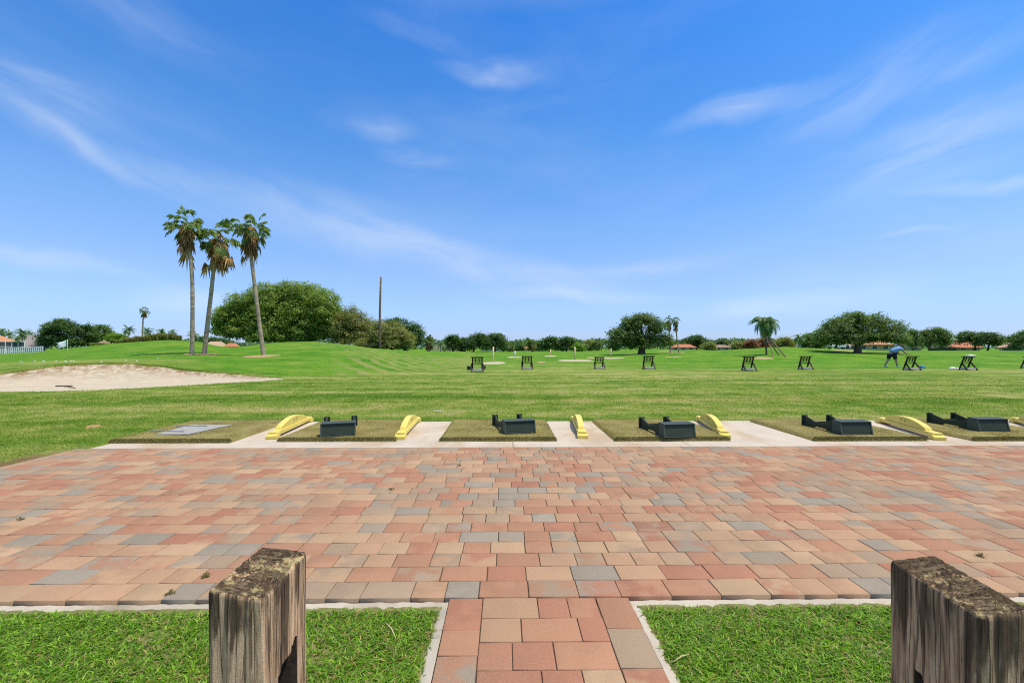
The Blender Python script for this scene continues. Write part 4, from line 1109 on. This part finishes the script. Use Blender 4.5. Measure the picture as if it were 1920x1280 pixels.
for k, (x0, x1, y0, y1, bx, d, lab, mt) in enumerate(T_):
    tree(auto(x0, x1, y0, y1, 100+k, 7), d, (bx, None), lab, M[mt], leafpx=3.2, cover=1.8, trunk_px=3.2, seed=40+k, fork=.4, name='shrub' if ('shrub' in lab or 'bush ' in lab) else 'broadleaf_tree', cat='shrub' if 'shrub' in lab else 'tree', nlimb=6)
tree(auto(200, 238, 626, 642, 77, 6), 80, (219, None), 'bright yellow green shrub beyond the left mound', M['bright'], leafpx=2.8, trunk_px=2, seed=77, name='shrub', cat='shrub', nlimb=4)
# ---- palms
def fan_frond(c, dirv, L, fan_r, up, nseg, droop):
    """petiole + pleated fan; returns verts, tris"""
    V, T = [], []
    c = Vector(c); dv = Vector(dirv).normalized()
    side = dv.cross(Vector((0, 0, 1)));
    if side.length < .01: side = Vector((1, 0, 0))
    side.normalize(); nrm = side.cross(dv).normalized()
    tip = c+dv*L+Vector((0, 0, -droop*.25*L))
    w = .035*fan_r/.9
    k = len(V); V += [c-side*w, c+side*w, tip]; T.append((k, k+1, k+2))
    dv2 = (dv+Vector((0, 0, -droop*.6))).normalized(); side2 = side; n2 = side2.cross(dv2).normalized()
    for i in range(nseg):
        a = R(-125+250*(i+.5)/nseg)
        r = fan_r*(.72+.28*math.cos(a*.6))*random.uniform(.85, 1.1)
        e = dv2*math.cos(a)+side2*math.sin(a)
        m = tip+e*r*.55+n2*.05*fan_r; end = tip+e*r+Vector((0, 0, -droop*r*.45-random.uniform(0, .55)*r))
        ww = (e.cross(n2)).normalized()*fan_r*2.2/nseg*.42
        k = len(V); V += [tip, m-ww, end, m+ww]; T += [(k, k+1, k+2), (k, k+2, k+3)]
    return V, T
def washingtonia(pts_px, base, d, label, crown_px, skirt_px, seed, group=None, tr=(5.5, 3.6), nf=24, fanscale=.92, skirt=True, name='fan_palm', mats=('fan', 'skirt', 'palmtrunk')):
    """pts_px: trunk centreline pixels from base to crown; crown_px crown radius; skirt_px hanging length"""
    random.seed(seed); rs = np.random.default_rng(seed)
    if base[1] is not None: bp, d = hit(*base)
    else: bp = at(base[0], d)
    t = thing(name, label, 'palm tree', bp, 0, group)
    pts = [Vector((0, 0, -.2))]+[P(px, py, d)-bp for px, py in pts_px]
    # densify trunk
    dens = []
    for i in range(len(pts)-1):
        for k in range(5): dens.append(pts[i].lerp(pts[i+1], k/5))
    dens.append(pts[-1])
    sm = [dens[0]]+[(dens[max(0, i-2)]+dens[max(0, i-1)]+dens[i]+dens[min(len(dens)-1, i+1)]+dens[min(len(dens)-1, i+2)])/5 for i in range(1, len(dens)-1)]+[dens[-1]]
    n = len(sm); s = d/F
    rad = [(tr[0]*(1+.5*max(0, 1-i/(n*.12)))+(tr[1]-tr[0])*i/n)*.5*s*(1+.05*random.uniform(-1, 1)) for i in range(n)]
    b = MB(); b.tube(sm, rad, 10); b.build('trunk', M[mats[2]], t)
    top = sm[-1]; cr = crown_px*s
    V, T = [], []
    for k in range(nf):
        az = random.uniform(0, 2*math.pi); el = R(random.triangular(-68, 85, 8)); 
        dv = Vector((math.cos(az)*math.cos(el), math.sin(az)*math.cos(el), math.sin(el)))
        L = cr*random.uniform(.50, .92); fr = cr*.44*fanscale*random.uniform(.7, 1.15)
        v, q_ = fan_frond(top+Vector((0, 0, random.uniform(-.12, .05)*cr)), dv, L, fr, 1, 15, max(.05, .62-el*.55))
        o = len(V); V += v; T += [tuple(i+o for i in f) for f in q_]
    link('crown', np_mesh('crown', np.array([tuple(v) for v in V]), np.array(T)), M[mats[0]], t)
    if skirt:
        V, T = [], []; sk = skirt_px*s
        for k in range(int(nf*1.35)):
            az = random.uniform(0, 2*math.pi); fh = random.random(); hz = (.12-.80*fh)*sk; rr = cr*random.uniform(.12, .60)*(1-.62*fh)*(1 if random.random() < .7 else 1.7)
            c = top+Vector((0, 0, hz))
            ow = random.uniform(.3, .8)-.3*fh; dv = Vector((math.cos(az)*ow, math.sin(az)*ow, -.8))
            v, q_ = fan_frond(c+dv*.05, dv, rr*random.uniform(.8, 1.6), cr*.36*random.uniform(.6, 1.55), -1, 9, random.uniform(.7, 1.6))
            o = len(V); V += v; T += [tuple(i+o for i in f) for f in q_]
        link('dead_skirt', np_mesh('dead_skirt', np.array([tuple(v) for v in V]), np.array(T)), M[mats[1]], t)
    return t
g3 = 'three tall fan palms on the left mound'
washingtonia([(360, 663), (361, 600), (361, 530), (358, 490), (353, 455), (349, 420)], (360, 665), 50, 'straightest tall fan palm, left of the three', 32, 50, 11, g3, (8, 5), 33)
washingtonia([(383, 662), (390, 600), (397, 540), (401, 500), (406, 470), (410, 440)], (383, 664), 50, 'tall fan palm leaning right with a ragged long brown skirt, shortest of the three', 34, 64, 12, g3, (8.5, 5), 33)
washingtonia([(494, 664), (486, 605), (479, 545), (473, 500), (470, 470), (471, 425)], (494, 666.5), 50, 'tall fan palm leaning left with a narrow brown skirt, right of the three', 32, 52, 13, g3, (8.5, 5), 33)
washingtonia([(267, 630), (267.5, 610), (269, 590), (270.5, 582)], (267, None), 92, 'slim lone fan palm rising over the coconut palms', 8.5, 9, 14, None, (2.6, 1.8), 26)
g2 = 'pair of slim fan palms right of the wide fig'
washingtonia([(1257, 661), (1256, 640), (1254.5, 620), (1254.5, 601)], (1257, 662), 80, 'slim fan palm touching the edge of the wide fig tree', 9.5, 17, 15, g2, (2.6, 2), 26)
washingtonia([(1273, 661), (1271, 645), (1268, 625), (1267.5, 602)], (1273, 661.5), 80, 'slim curved fan palm standing clear of the wide fig tree', 8.5, 18, 16, g2, (2.6, 2), 26)
sab = [(804, 640, 11, 660, 100, 'round headed cabbage palm at the right foot of the mound', 17), (997, 642, 9.5, 660, 122, 'round headed cabbage palm before the orange far house', 18),
       (1120, 643, 9, 659, 130, 'bushy fan palm among the far palms left of the fig', 19), (956, 648, 9, 660, 125, 'low fan palm right of the wide far grove', 20), (1334, 648, 6.5, 658, 100, 'small fan palm before the brown roof', 22), (1364, 643, 5, 655, 130, 'tiny distant fan palm above the houses', 23), (944, 648, 6, 659, 122, 'small ragged fan palm under the wide far grove', 21)]
for px, py, r, by, d, lab, sd in sab:
    washingtonia([(px, by-2), (px, (by+py)/2), (px, py)], (px, None), d, lab, r, 6, sd, None, (2.6, 2.4), 44, 1.15)
# dead bare trunk
bp = at(713, 70); t = None
b = MB(); pts = [P(712.5, 660, 70)-bp, P(712.5, 640, 70)-bp, P(712, 600, 70)-bp, P(713, 560, 70)-bp, P(714, 519, 70)-bp]
b.tube(pts, [.22, .19, .17, .16, .13], 12); o = b.build('bare_trunk', M['deadtrunk']); o.location = bp
tag(o, 'tall bare dead palm trunk without any crown', 'trunk')
def feather_palm(pts_px, base, d, label, crown_px, seed, group=None, nf=20, tr=(3, 2.2), droop=1., width=.18, skirt=0, name='feather_palm', up=80, low=-28, lm=1.):
    random.seed(seed)
    if base[1] is not None: bp, d = hit(*base)
    else: bp = at(base[0], d)
    t = thing(name, label, 'palm tree', bp, 0, group); s = d/F
    pts = [Vector((0, 0, -.2))]+[P(px, py, d)-bp for px, py in pts_px]
    b = MB(); n = len(pts); b.tube(pts, [(tr[0]+(tr[1]-tr[0])*i/(n-1))*.5*s for i in range(n)], 10); b.build('trunk', M['palmtrunk'] if not skirt else M['trunk'], t)
    top = pts[-1]; cr = crown_px*s
    def fronds(count, e0, e1, dr, wd):
        V, T = [], []
        for k in range(count):
            az = random.uniform(0, 2*math.pi); el = R(random.uniform(e0, e1)); L = cr*lm*random.uniform(.8, 1.35); dr0 = dr; dr_ = dr*random.uniform(.55, 1.25)
            h = Vector((math.cos(az), math.sin(az), 0)); p = top.copy(); seg = 12; dirz = el
            sd = Vector((-h.y, h.x, 0)); prev = None
            for i in range(seg+1):
                f = i/seg
                tdir = h*math.cos(dirz)+Vector((0, 0, 1))*math.sin(dirz)
                if i > 0:
                    p = p+tdir*L/seg
                    wl = cr*wd*(math.sin(math.pi*min(1, .12+f*.86))+.15)*random.uniform(.9, 1.1)
                    for sgn in (-1, 1):
                        for rep in (0, .5):
                            b0 = p-tdir*L/seg*rep
                            e = b0+sd*sgn*wl*.8+tdir*wl*.5+Vector((0, 0, -wl*.55*droop))
                            wv = tdir*L/seg*.30
                            k0 = len(V); V += [b0-wv, b0+wv, e]; T.append((k0, k0+1, k0+2))
                    k0 = len(V); q_ = Vector((0, 0, .012*cr)); V += [p-tdir*L/seg-q_, p-q_, p+q_, p-tdir*L/seg+q_]; T += [(k0, k0+1, k0+2), (k0, k0+2, k0+3)]
                dirz -= dr_*R(15)*(.6+f)*random.uniform(.8, 1.2)
                dirz = max(dirz, R(-88))
        return np_mesh('crown', np.array([tuple(v) for v in V]), np.array(T))
    link('crown', fronds(nf, low, up, droop, width), M['feather'], t)
    if skirt:
        o = link('dead_skirt', fronds(skirt, -60, -20, 1.6, width*.7), M['skirt'], t)
    return t
feather_palm([(1437, 662), (1436, 640), (1435, 606)], (1437, 664), 62, 'drooping queen palm held up by slanting wooden props', 29, 31, None, 54, (3.0, 3.2), 1.0, .25, 18, up=89, low=-25, lm=.98)
props_ = [((1449, 668), (1441, 636), 'short wooden prop closest to the palm trunk'), ((1461, 665.5), (1443, 640), 'middle wooden prop of the drooping palm'), ((1474.5, 669.5), (1444, 634), 'longest slanting wooden prop of the drooping palm')]
pbase, pd_ = hit(1437, 664)
for a, c, lab in props_:
    p, d = hit(*a); e = P(c[0], c[1], pd_-.3)-p
    b = MB(); b.bar((0, 0, -.05), e, .085, .085); o = b.build('palm_prop', M['brace']); o.location = p; tag(o, lab, 'prop', 'wooden props of the drooping palm')
fp = [(240, 618, 13, 636, 82, 'spiky coconut palm left of the lone slim fan palm'), (276, 621, 12, 637, 84, 'spiky coconut palm right of the lone slim fan palm'), (303, 622, 11, 636, 80, 'low coconut palm behind the ornamental grasses, left one'), (323, 623, 11, 637, 80, 'low coconut palm behind the ornamental grasses, right one'),
      (363, 628, 11, 642, 90, 'small coconut palm behind the straightest fan palm'), (377, 632, 7, 642, 96, 'tiny coconut palm between two fan palm trunks'),
      (2, 622, 13, 645, 92, 'coconut palm at the left frame edge'), (17, 627, 11, 645, 96, 'dark coconut palm behind the screened house'), (42, 624, 14, 650, 78, 'feathery palm in front of the grey roof'), (55, 628, 10, 650, 98, 'feathery palm behind the grey roof'), (33, 634, 9, 652, 74, 'low green palm between the two left houses'),
      (826, 645, 9, 660, 118, 'thin queen palm right of the cabbage palm'), (832, 651, 6, 661, 116, 'very small palm at the foot of the thin queen palm'), (1112, 644, 8, 659, 132, 'shaggy palm between the bushy far palms'), (1136, 642, 10, 659, 126, 'feathery palm closest to the left of the fig'), (1100, 647, 8, 659, 128, 'low brownish palm left of the far palms'), (1128, 640, 8, 659, 140, 'taller feathery palm in the far palms'),
      (1497, 633, 13, 655, 82, 'coconut palm standing left of the green tree'), (1694, 648, 7, 660, 78, 'small palm behind the bending man')]
for k, (px, py, r, by, d, lab) in enumerate(fp):
    feather_palm([(px, by-1), (px+.4, (py+by)/2), (px, py)], (px, None), d, lab, r, 60+k, None, 26, (1.9, 1.5), .62 if r > 8 else .9, .24)
# ornamental grasses beyond the left mound
for k, (px, w, hpx, d) in enumerate([(243, 11, 9, 66), (262, 12, 11, 65), (282, 12, 12, 64), (300, 13, 13, 63), (318, 12, 12, 62), (332, 9, 9, 62), (226, 9, 6, 68), (182, 12, 5, 72)]):
    bp = at(px, d); n = 420; s = d/F
    r = w*s; a = rng.uniform(0, 2*math.pi, n); rr = np.sqrt(rng.random(n))*r*.6
    x, y = np.cos(a)*rr, np.sin(a)*rr; h = hpx*s*rng.uniform(.6, 1.15, n)+.25; lx, ly = np.cos(a)*r*rng.uniform(.1, .8, n), np.sin(a)*r*rng.uniform(.1, .8, n)
    w_ = .035; z0 = -.2
    A = np.stack([x-w_*np.sin(a), y+w_*np.cos(a), 0*x+z0], 1); B = np.stack([x+w_*np.sin(a), y-w_*np.cos(a), 0*x+z0], 1)
    C = np.stack([x+lx*.5+w_*np.sin(a), y+ly*.5-w_*np.cos(a), h*.75], 1); D_ = np.stack([x+lx*.5-w_*np.sin(a), y+ly*.5+w_*np.cos(a), h*.75], 1); E_ = np.stack([x+lx, y+ly, h*.9], 1)
    V = np.stack([A, B, C, D_, E_], 1).reshape(-1, 3); o = (np.arange(n)*5)[:, None]
    ob = link('ornamental_grass', np_mesh('ornamental_grass', V, [o+np.array([[0, 1, 2, 3]]), o+np.array([[3, 2, 4]])]), M['plume']); ob.location = bp
    labs = ['under the spiky left coconut palm', 'at the foot of the lone slim fan palm', 'right of the lone slim fan palm', 'below the low left coconut palm, tallest of the row', 'below the low right coconut palm', 'at the right end of the row by the tall palm', 'beside the bright yellow green shrub', 'in front of the dark tree, lowest of the row']
    tag(ob, 'tan ornamental grass clump '+labs[k], 'grass clump', 'ornamental grasses beyond the left mound')
# ================================================================= HOUSES
roofs = {'terra': mat_roof('terracotta_tiles', (.52, .20, .10)), 'orange': mat_roof('orange_tiles', (.58, .29, .14)), 'grey': mat_roof('grey_shingles', (.30, .275, .25)), 'brown': mat_roof('brown_tiles', (.32, .21, .15)), 'pink': mat_roof('pink_tiles', (.55, .33, .24)), 'tan': mat_roof('tan_tiles', (.50, .36, .24))}
walls = {'white': plain('white_stucco', (.62, .58, .52), .9, var=.06, nscale=2), 'cream': plain('cream_stucco', (.58, .46, .32), .9, var=.08, nscale=2), 'peach': plain('peach_stucco', (.62, .40, .24), .9, var=.08, nscale=2), 'sage': plain('sage_stucco', (.13, .17, .14), .9, var=.08, nscale=2)}
def house(px0, px1, yr, ye, d, label, roof, wall, kind='hip', depth=9., wins=3, base_drop=None):
    bp = at((px0+px1)/2, d); s = d/F; th = math.atan2((px0+px1)/2-CX, F)
    t = thing('house', label, 'house', bp, -YAW-th, None)
    hw = (px1-px0)/2*s*math.cos(th); zr = CH-(yr-HY)*s-bp.z; ze = CH-(ye-HY)*s-bp.z; ze = max(ze, .9)
    dz = depth/2
    b = MB()
    ov = .5
    if kind == 'hip':
        rl = max(hw-dz*.9, hw*.55)
        P8 = [(-hw-ov, -dz-ov, ze), (hw+ov, -dz-ov, ze), (hw+ov, dz+ov, ze), (-hw-ov, dz+ov, ze)]; Rg = [(-rl, 0, zr), (rl, 0, zr)]
        vs = [b.b.verts.new(p) for p in P8]; rs_ = [b.b.verts.new(p) for p in Rg]; lo = [b.b.verts.new((p[0], p[1], ze-.18)) for p in P8]
        b.b.faces.new((vs[0], vs[1], rs_[1], rs_[0])); b.b.faces.new((vs[1], vs[2], rs_[1])); b.b.faces.new((vs[2], vs[3], rs_[0], rs_[1])); b.b.faces.new((vs[3], vs[0], rs_[0]))
        for k in range(4): b.b.faces.new((lo[k], lo[(k+1) % 4], vs[(k+1) % 4], vs[k]))
        b.b.faces.new(lo[::-1])
        b.build('roof', roofs[roof], t)
        b = MB(); b.box((0, 0, (ze-.18)/2-.25), (2*hw, depth, ze-.18+.5)); b.build('wall', walls[wall], t)
    else:  # gable facing the camera
        o = [(-hw-ov, ze-.15), (0, zr), (hw+ov, ze-.15), (hw+ov, ze-.35), (0, zr-.22), (-hw-ov, ze-.35)]
        b.prism(o, -dz-ov, dz+ov, 'Y'); b.build('roof', roofs[roof], t)
        b = MB(); b.prism([(-hw, -.5), (hw, -.5), (hw, ze-.36), (0, zr-.25), (-hw, ze-.36)], -dz, dz, 'Y'); b.build('wall', walls[wall], t)
    for k in range(wins):
        x = -hw+2*hw*(k+.5)/wins; wz = min(1.5, ze*.55); wh = min(1.2, ze*.55); ww = min(1.2, 2*hw/wins*.5)
        b = MB()
        for sx in (-1, 1): b.box((x+sx*ww/2, -dz-.03, wz), (.09, .08, wh+.09))
        for sz in (-1, 1): b.box((x, -dz-.03, wz+sz*wh/2), (ww-.1, .07, .09))
        f = b.build('window', M['white'], t)
        b = MB(); b.box((x, -dz-.012, wz), (ww-.09, .03, wh-.09)); b.build('pane', M['glass'], f)
    return t
house(-70, 26, 629, 641, 80, 'tan tiled house with a white framed pool screen at the left edge', 'orange', 'cream', 'hip', 10, 0)
house(20, 84, 627, 651, 86, 'grey shingle house between the pool screen and the dark dense tree', 'grey', 'sage', 'hip', 12, 2)
house(192, 236, 635, 643, 90, 'tan roof showing low under the bright yellow green shrub', 'tan', 'peach', 'hip', 9, 2)
house(386, 424, 640, 649, 120, 'tan roof showing between the palm trunks', 'tan', 'cream', 'hip', 9, 2)
house(424, 446, 643, 653, 105, 'small terracotta roof left of the huge banyan foot', 'terra', 'peach', 'hip', 6, 1)
house(902, 942, 648, 655, 150, 'white house half hidden under the wide far grove', 'grey', 'white', 'gable', 9, 2)
house(962, 984, 648, 655, 160, 'small grey roofed house right of the far grove', 'grey', 'white', 'gable', 8, 1)
house(986, 1018, 647, 655, 150, 'orange tiled house behind the cabbage palm', 'orange', 'peach', 'hip', 9, 2)
house(1050, 1084, 650, 656, 165, 'pale house peeking under the paired far trees', 'pink', 'white', 'hip', 9, 2)
house(1260, 1302, 645, 654.5, 125, 'red tiled roof right of the slim fan palms', 'terra', 'white', 'hip', 10, 3)
house(1326, 1368, 646, 655, 120, 'brown hip roofed house with white windows', 'brown', 'white', 'hip', 10, 3)
house(1362, 1400, 644, 654, 126, 'light brown roofed house right of the brown one', 'brown', 'white', 'hip', 9, 2)
house(1572, 1668, 638, 646, 104, 'long peach walled house behind the broad layered tree', 'orange', 'peach', 'hip', 10, 5)
house(1676, 1726, 640, 650, 100, 'cream gabled house behind the bending man', 'orange', 'cream', 'gable', 10, 2)
house(1776, 1836, 641, 656.5, 108, 'terracotta roofed house right of the sage gable', 'terra', 'peach', 'hip', 14, 3)
house(1744, 1792, 648, 658, 98, 'low sage green gable left of the terracotta roof', 'grey', 'sage', 'gable', 8, 0)
house(1874, 1930, 642, 655, 108, 'pink tiled house near the right frame edge', 'pink', 'cream', 'hip', 10, 3)
house(1882, 1916, 649, 657.5, 96, 'small brown gable in front of the pink tiled roof', 'pink', 'sage', 'gable', 6, 0)
# pool screen enclosure at the left edge
bp = at(10, 73); s = 73/F
t = thing('pool_screen', 'white framed dark mesh pool enclosure at the left edge', 'enclosure', bp, -YAW-math.atan2(10-CX, F))
b = MB(); b.box((0, 1.0, .70), (4.2, 2.0, 2.2)); b.build('mesh_panel', M['screen'], t)
b = MB()
for k in range(7): b.box((-2.1+.7*k, -.02, .70), (.08, .07, 2.25))
for z in (1.81, 1.0, .25): b.box((0, -.026, z), (4.28, .06, .08))
b.build('frame', M['white'], t)
# white fence before it
def picket(pxa, pxb, d, hgt, label):
    a, c = at(pxa, d), at(pxb, d); t = thing('white_fence', label, 'fence', a)
    v = c-a; n = int(v.length/.28); b = MB()
    for k in range(n+1):
        p = v*k/n; z = H(a.x+p.x, a.y+p.y)-a.z
        b.box((p.x, p.y, z+hgt/2-.2), (.13, .04, hgt+.4))
    b.build('picket', M['white'], t)
    b = MB()
    for z in (.25, hgt-.12):
        b.bar((0, .05, z), (v.x, v.y+.05, v.z+z), .05, .06)
    b.build('rail', M['white'], t)
picket(-60, 80, 64, .75, 'low white picket fence in front of the left houses')
# low garden wall in the gap left of the far grove
a, c = at(806, 135), at(866, 135); b = MB(); b.box(((c.x-a.x)/2, 0, .7), (c.x-a.x, .3, 2.2)); o = b.build('garden_wall', walls['cream']); o.location = a; tag(o, 'low cream garden wall behind the small palms', 'wall')
# small white car behind the broad layered tree
bp = at(1573, 92); t = thing('parked_car', 'small white car parked under the broad layered tree', 'car', bp+Vector((0, 0, .35)))
b = MB(); b.prism([(-1.9, .25), (1.9, .25), (1.95, .7), (1.1, .85), (-1.6, .85), (-1.95, .7)], -.8, .8, 'Y'); b.build('body', M['white'], t, bevel=.06)
b = MB(); b.prism([(-1.35, .85), (.95, .85), (.4, 1.35), (-.9, 1.35)], -.7, .7, 'Y'); b.build('cabin', M['glass'], t, bevel=.05)
for sx in (-1.2, 1.2):
    for sy in (-.72, .72):
        b = MB(); b.tube([(sx, sy-.1, .3), (sx, sy+.1, .3)], .32, 18); b.build('wheel', M['hole'], t)
# far-off wood closing the horizon
def far_wood():
    C, N = [], []
    for px in np.arange(-700, 2700, 5.):
        d = 230+60*random.random(); h = 5.5+3*noise.fractal(Vector((px*.012, 3., 0)), .8, 2, 4)
        w = 3.2
        for _ in range(34):
            p = at(px+random.uniform(-8, 8), d+random.uniform(-4, 4))
            z = h*(random.random()**.7)
            C.append((p.x, p.y, z-.3)); N.append((0, -.7, .6))
    V, Q = quads(np.array(C), 1.5, np.array(N), .7)
    o = link('far_wood', np_mesh('far_wood', V, Q), M['dark']); tag(o, 'far low wood closing the horizon', 'wood', kind='stuff')
far_wood()
# ================================================================= SKY, SUN, CAMERA
SUN_EL, SUN_AZ = R(69), R(108)          # azimuth from +Y towards +X
w = bpy.data.worlds.new('World'); scn.world = w; w.use_nodes = True
q = NT(w.node_tree); w.node_tree.nodes.clear()
sky = q.n('ShaderNodeTexSky', sky_type='NISHITA', sun_disc=False, sun_elevation=SUN_EL, sun_rotation=SUN_AZ, altitude=0., air_density=1.0, dust_density=.6, ozone_density=2.5)
g = q.n('ShaderNodeTexCoord').outputs['Generated']
sep = q.n('ShaderNodeSeparateXYZ', {0: q.n('ShaderNodeVectorMath', {0: g}, operation='NORMALIZE').outputs[0]})
X_, Y_, Z_ = sep.outputs
el = q.math('ARCSINE', Z_); az = q.math('ARCTAN2', X_, Y_)
tint = q.ramp(q.math('MULTIPLY', el, 1/R(75)), [(0, (.55, .72, 1.25)), (.03, (0.490, 0.630, 1.069)), (.115, (0.622, 0.714, 0.929)), (.195, (0.592, 0.798, 1.026)), (.32, (.37, .76, 1.12)), (.41, (.285, .72, 1.17)), (.48, (.225, .68, 1.20)), (.62, (1.5, 1.35, 1.1)), (1, (2.1, 1.6, 1.05))])  # upper stops, above the view, brightened and warmed as added fill light
base = q.mix(1., sky.outputs[0], tint, 'MULTIPLY')
# cirrus
wv = q.n('ShaderNodeCombineXYZ', {0: az, 1: el, 2: 0.}).outputs[0]
warp = q.noise(wv, 3.0, 4, .6, 0, 1)
wv2 = q.n('ShaderNodeVectorMath', {0: wv, 1: q.n('ShaderNodeVectorMath', {0: q.n('ShaderNodeVectorMath', {0: warp, 1: (.5, .5, .5)}, operation='SUBTRACT').outputs[0], 'Scale': .10}, operation='SCALE').outputs[0]}, operation='ADD').outputs[0]
WISPS = [(935, 132, 125, 24, -1, .56), (690, 240, 115, 28, 2, .46), (775, 302, 85, 22, -6, .30), (1390, 205, 190, 30, 4, .50), (1620, 170, 270, 66, 16, .32), (1740, 280, 340, 84, 8, .34), (1850, 340, 190, 16, -4, .48),
         (60, 175, 240, 56, -4, .30), (110, 258, 240, 30, -20, .36), (360, 350, 270, 50, -20, .36), (660, 425, 290, 60, -14, .36), (930, 500, 270, 46, -10, .42), (1080, 552, 220, 18, -3, .36), (110, 482, 240, 26, -10, .50),
         (345, 575, 130, 48, 4, .62), (1400, 582, 170, 36, 0, .40), (1550, 560, 280, 80, 4, .30), (800, 68, 150, 18, -10, .14), (1700, 430, 110, 9, 4, .24), (1150, 500, 300, 20, 0, .20), (1850, 100, 200, 50, 20, .20), (300, 60, 300, 60, -10, .14)]
tot = None
for k, (px, py, hl, hw, ang, st) in enumerate(WISPS):
    tx, tz = (px-CX)/F, (HY-py)/F
    a0 = math.atan(tx)+YAW; e0 = math.atan(tz*math.cos(math.atan(tx)))
    sc = math.cos(math.atan(tx))**2
    m = q.mapv(wv2, (1, 1, 1), (-a0, -e0, 0)); m = q.n('ShaderNodeVectorRotate', {'Vector': m, 'Angle': -R(ang)}, rotation_type='Z_AXIS').outputs[0]
    ms = q.mapv(m, (F/hl/max(sc, .5), F/hw/max(sc**.5, .6), 1))
    ln = q.n('ShaderNodeVectorMath', {0: ms}, operation='LENGTH').outputs['Value']
    fall = q.sstep(ln, 1.15, .0)
    nz = q.noise(q.mapv(m, (3.2, 17, 1), (k*3.1, k*1.7, k)), 1., 6, .58, .6)
    v = q.math('MULTIPLY', q.math('MULTIPLY', fall, st), q.sstep(nz, .22, .80))
    tot = v if tot is None else q.math('ADD', tot, v)
veil = q.math('MULTIPLY', q.sstep(q.noise(q.mapv(wv2, (1.6, 5.5, 1), (2, 1, 0), (0, 0, R(14))), 1., 5, .6, .4), .42, .85), .11)
tot = q.math('ADD', tot, veil, clamp=True)
tot = q.math('MULTIPLY', tot, q.sstep(el, R(.5), R(6)))
cl = q.mix(tot, base, (4.4, 4.8, 5.25))
q.n('ShaderNodeOutputWorld', {'Surface': q.n('ShaderNodeBackground', {'Color': cl, 'Strength': .14}).outputs[0]})
sl = bpy.data.lights.new('sun', 'SUN'); sl.energy = 3.0; sl.angle = R(.53); sl.color = (1., .93, .80)
so = bpy.data.objects.new('sun', sl); COL.objects.link(so)
sd = Vector((math.sin(SUN_AZ)*math.cos(SUN_EL), math.cos(SUN_AZ)*math.cos(SUN_EL), math.sin(SUN_EL)))
so.rotation_euler = sd.to_track_quat('Z', 'Y').to_euler()
cd = bpy.data.cameras.new('camera'); cam = bpy.data.objects.new('camera', cd); COL.objects.link(cam)
cd.sensor_width = 36; cd.lens = 36*F/1920; cd.shift_y = 10/1920; cd.clip_start = .05; cd.clip_end = 9000
cam.location = (0, 0, CH); cam.rotation_euler = (R(90), 0, -YAW)
scn.camera = cam
scn.view_settings.view_transform = 'Standard'; scn.view_settings.look = 'None'; scn.view_settings.gamma = 1; scn.view_settings.exposure = .45; scn.view_settings.use_curve_mapping = False
scn.cycles.filter_width = 1.1; scn.cycles.use_denoising = False; scn.cycles.max_bounces = 6; scn.cycles.transparent_max_bounces = 4
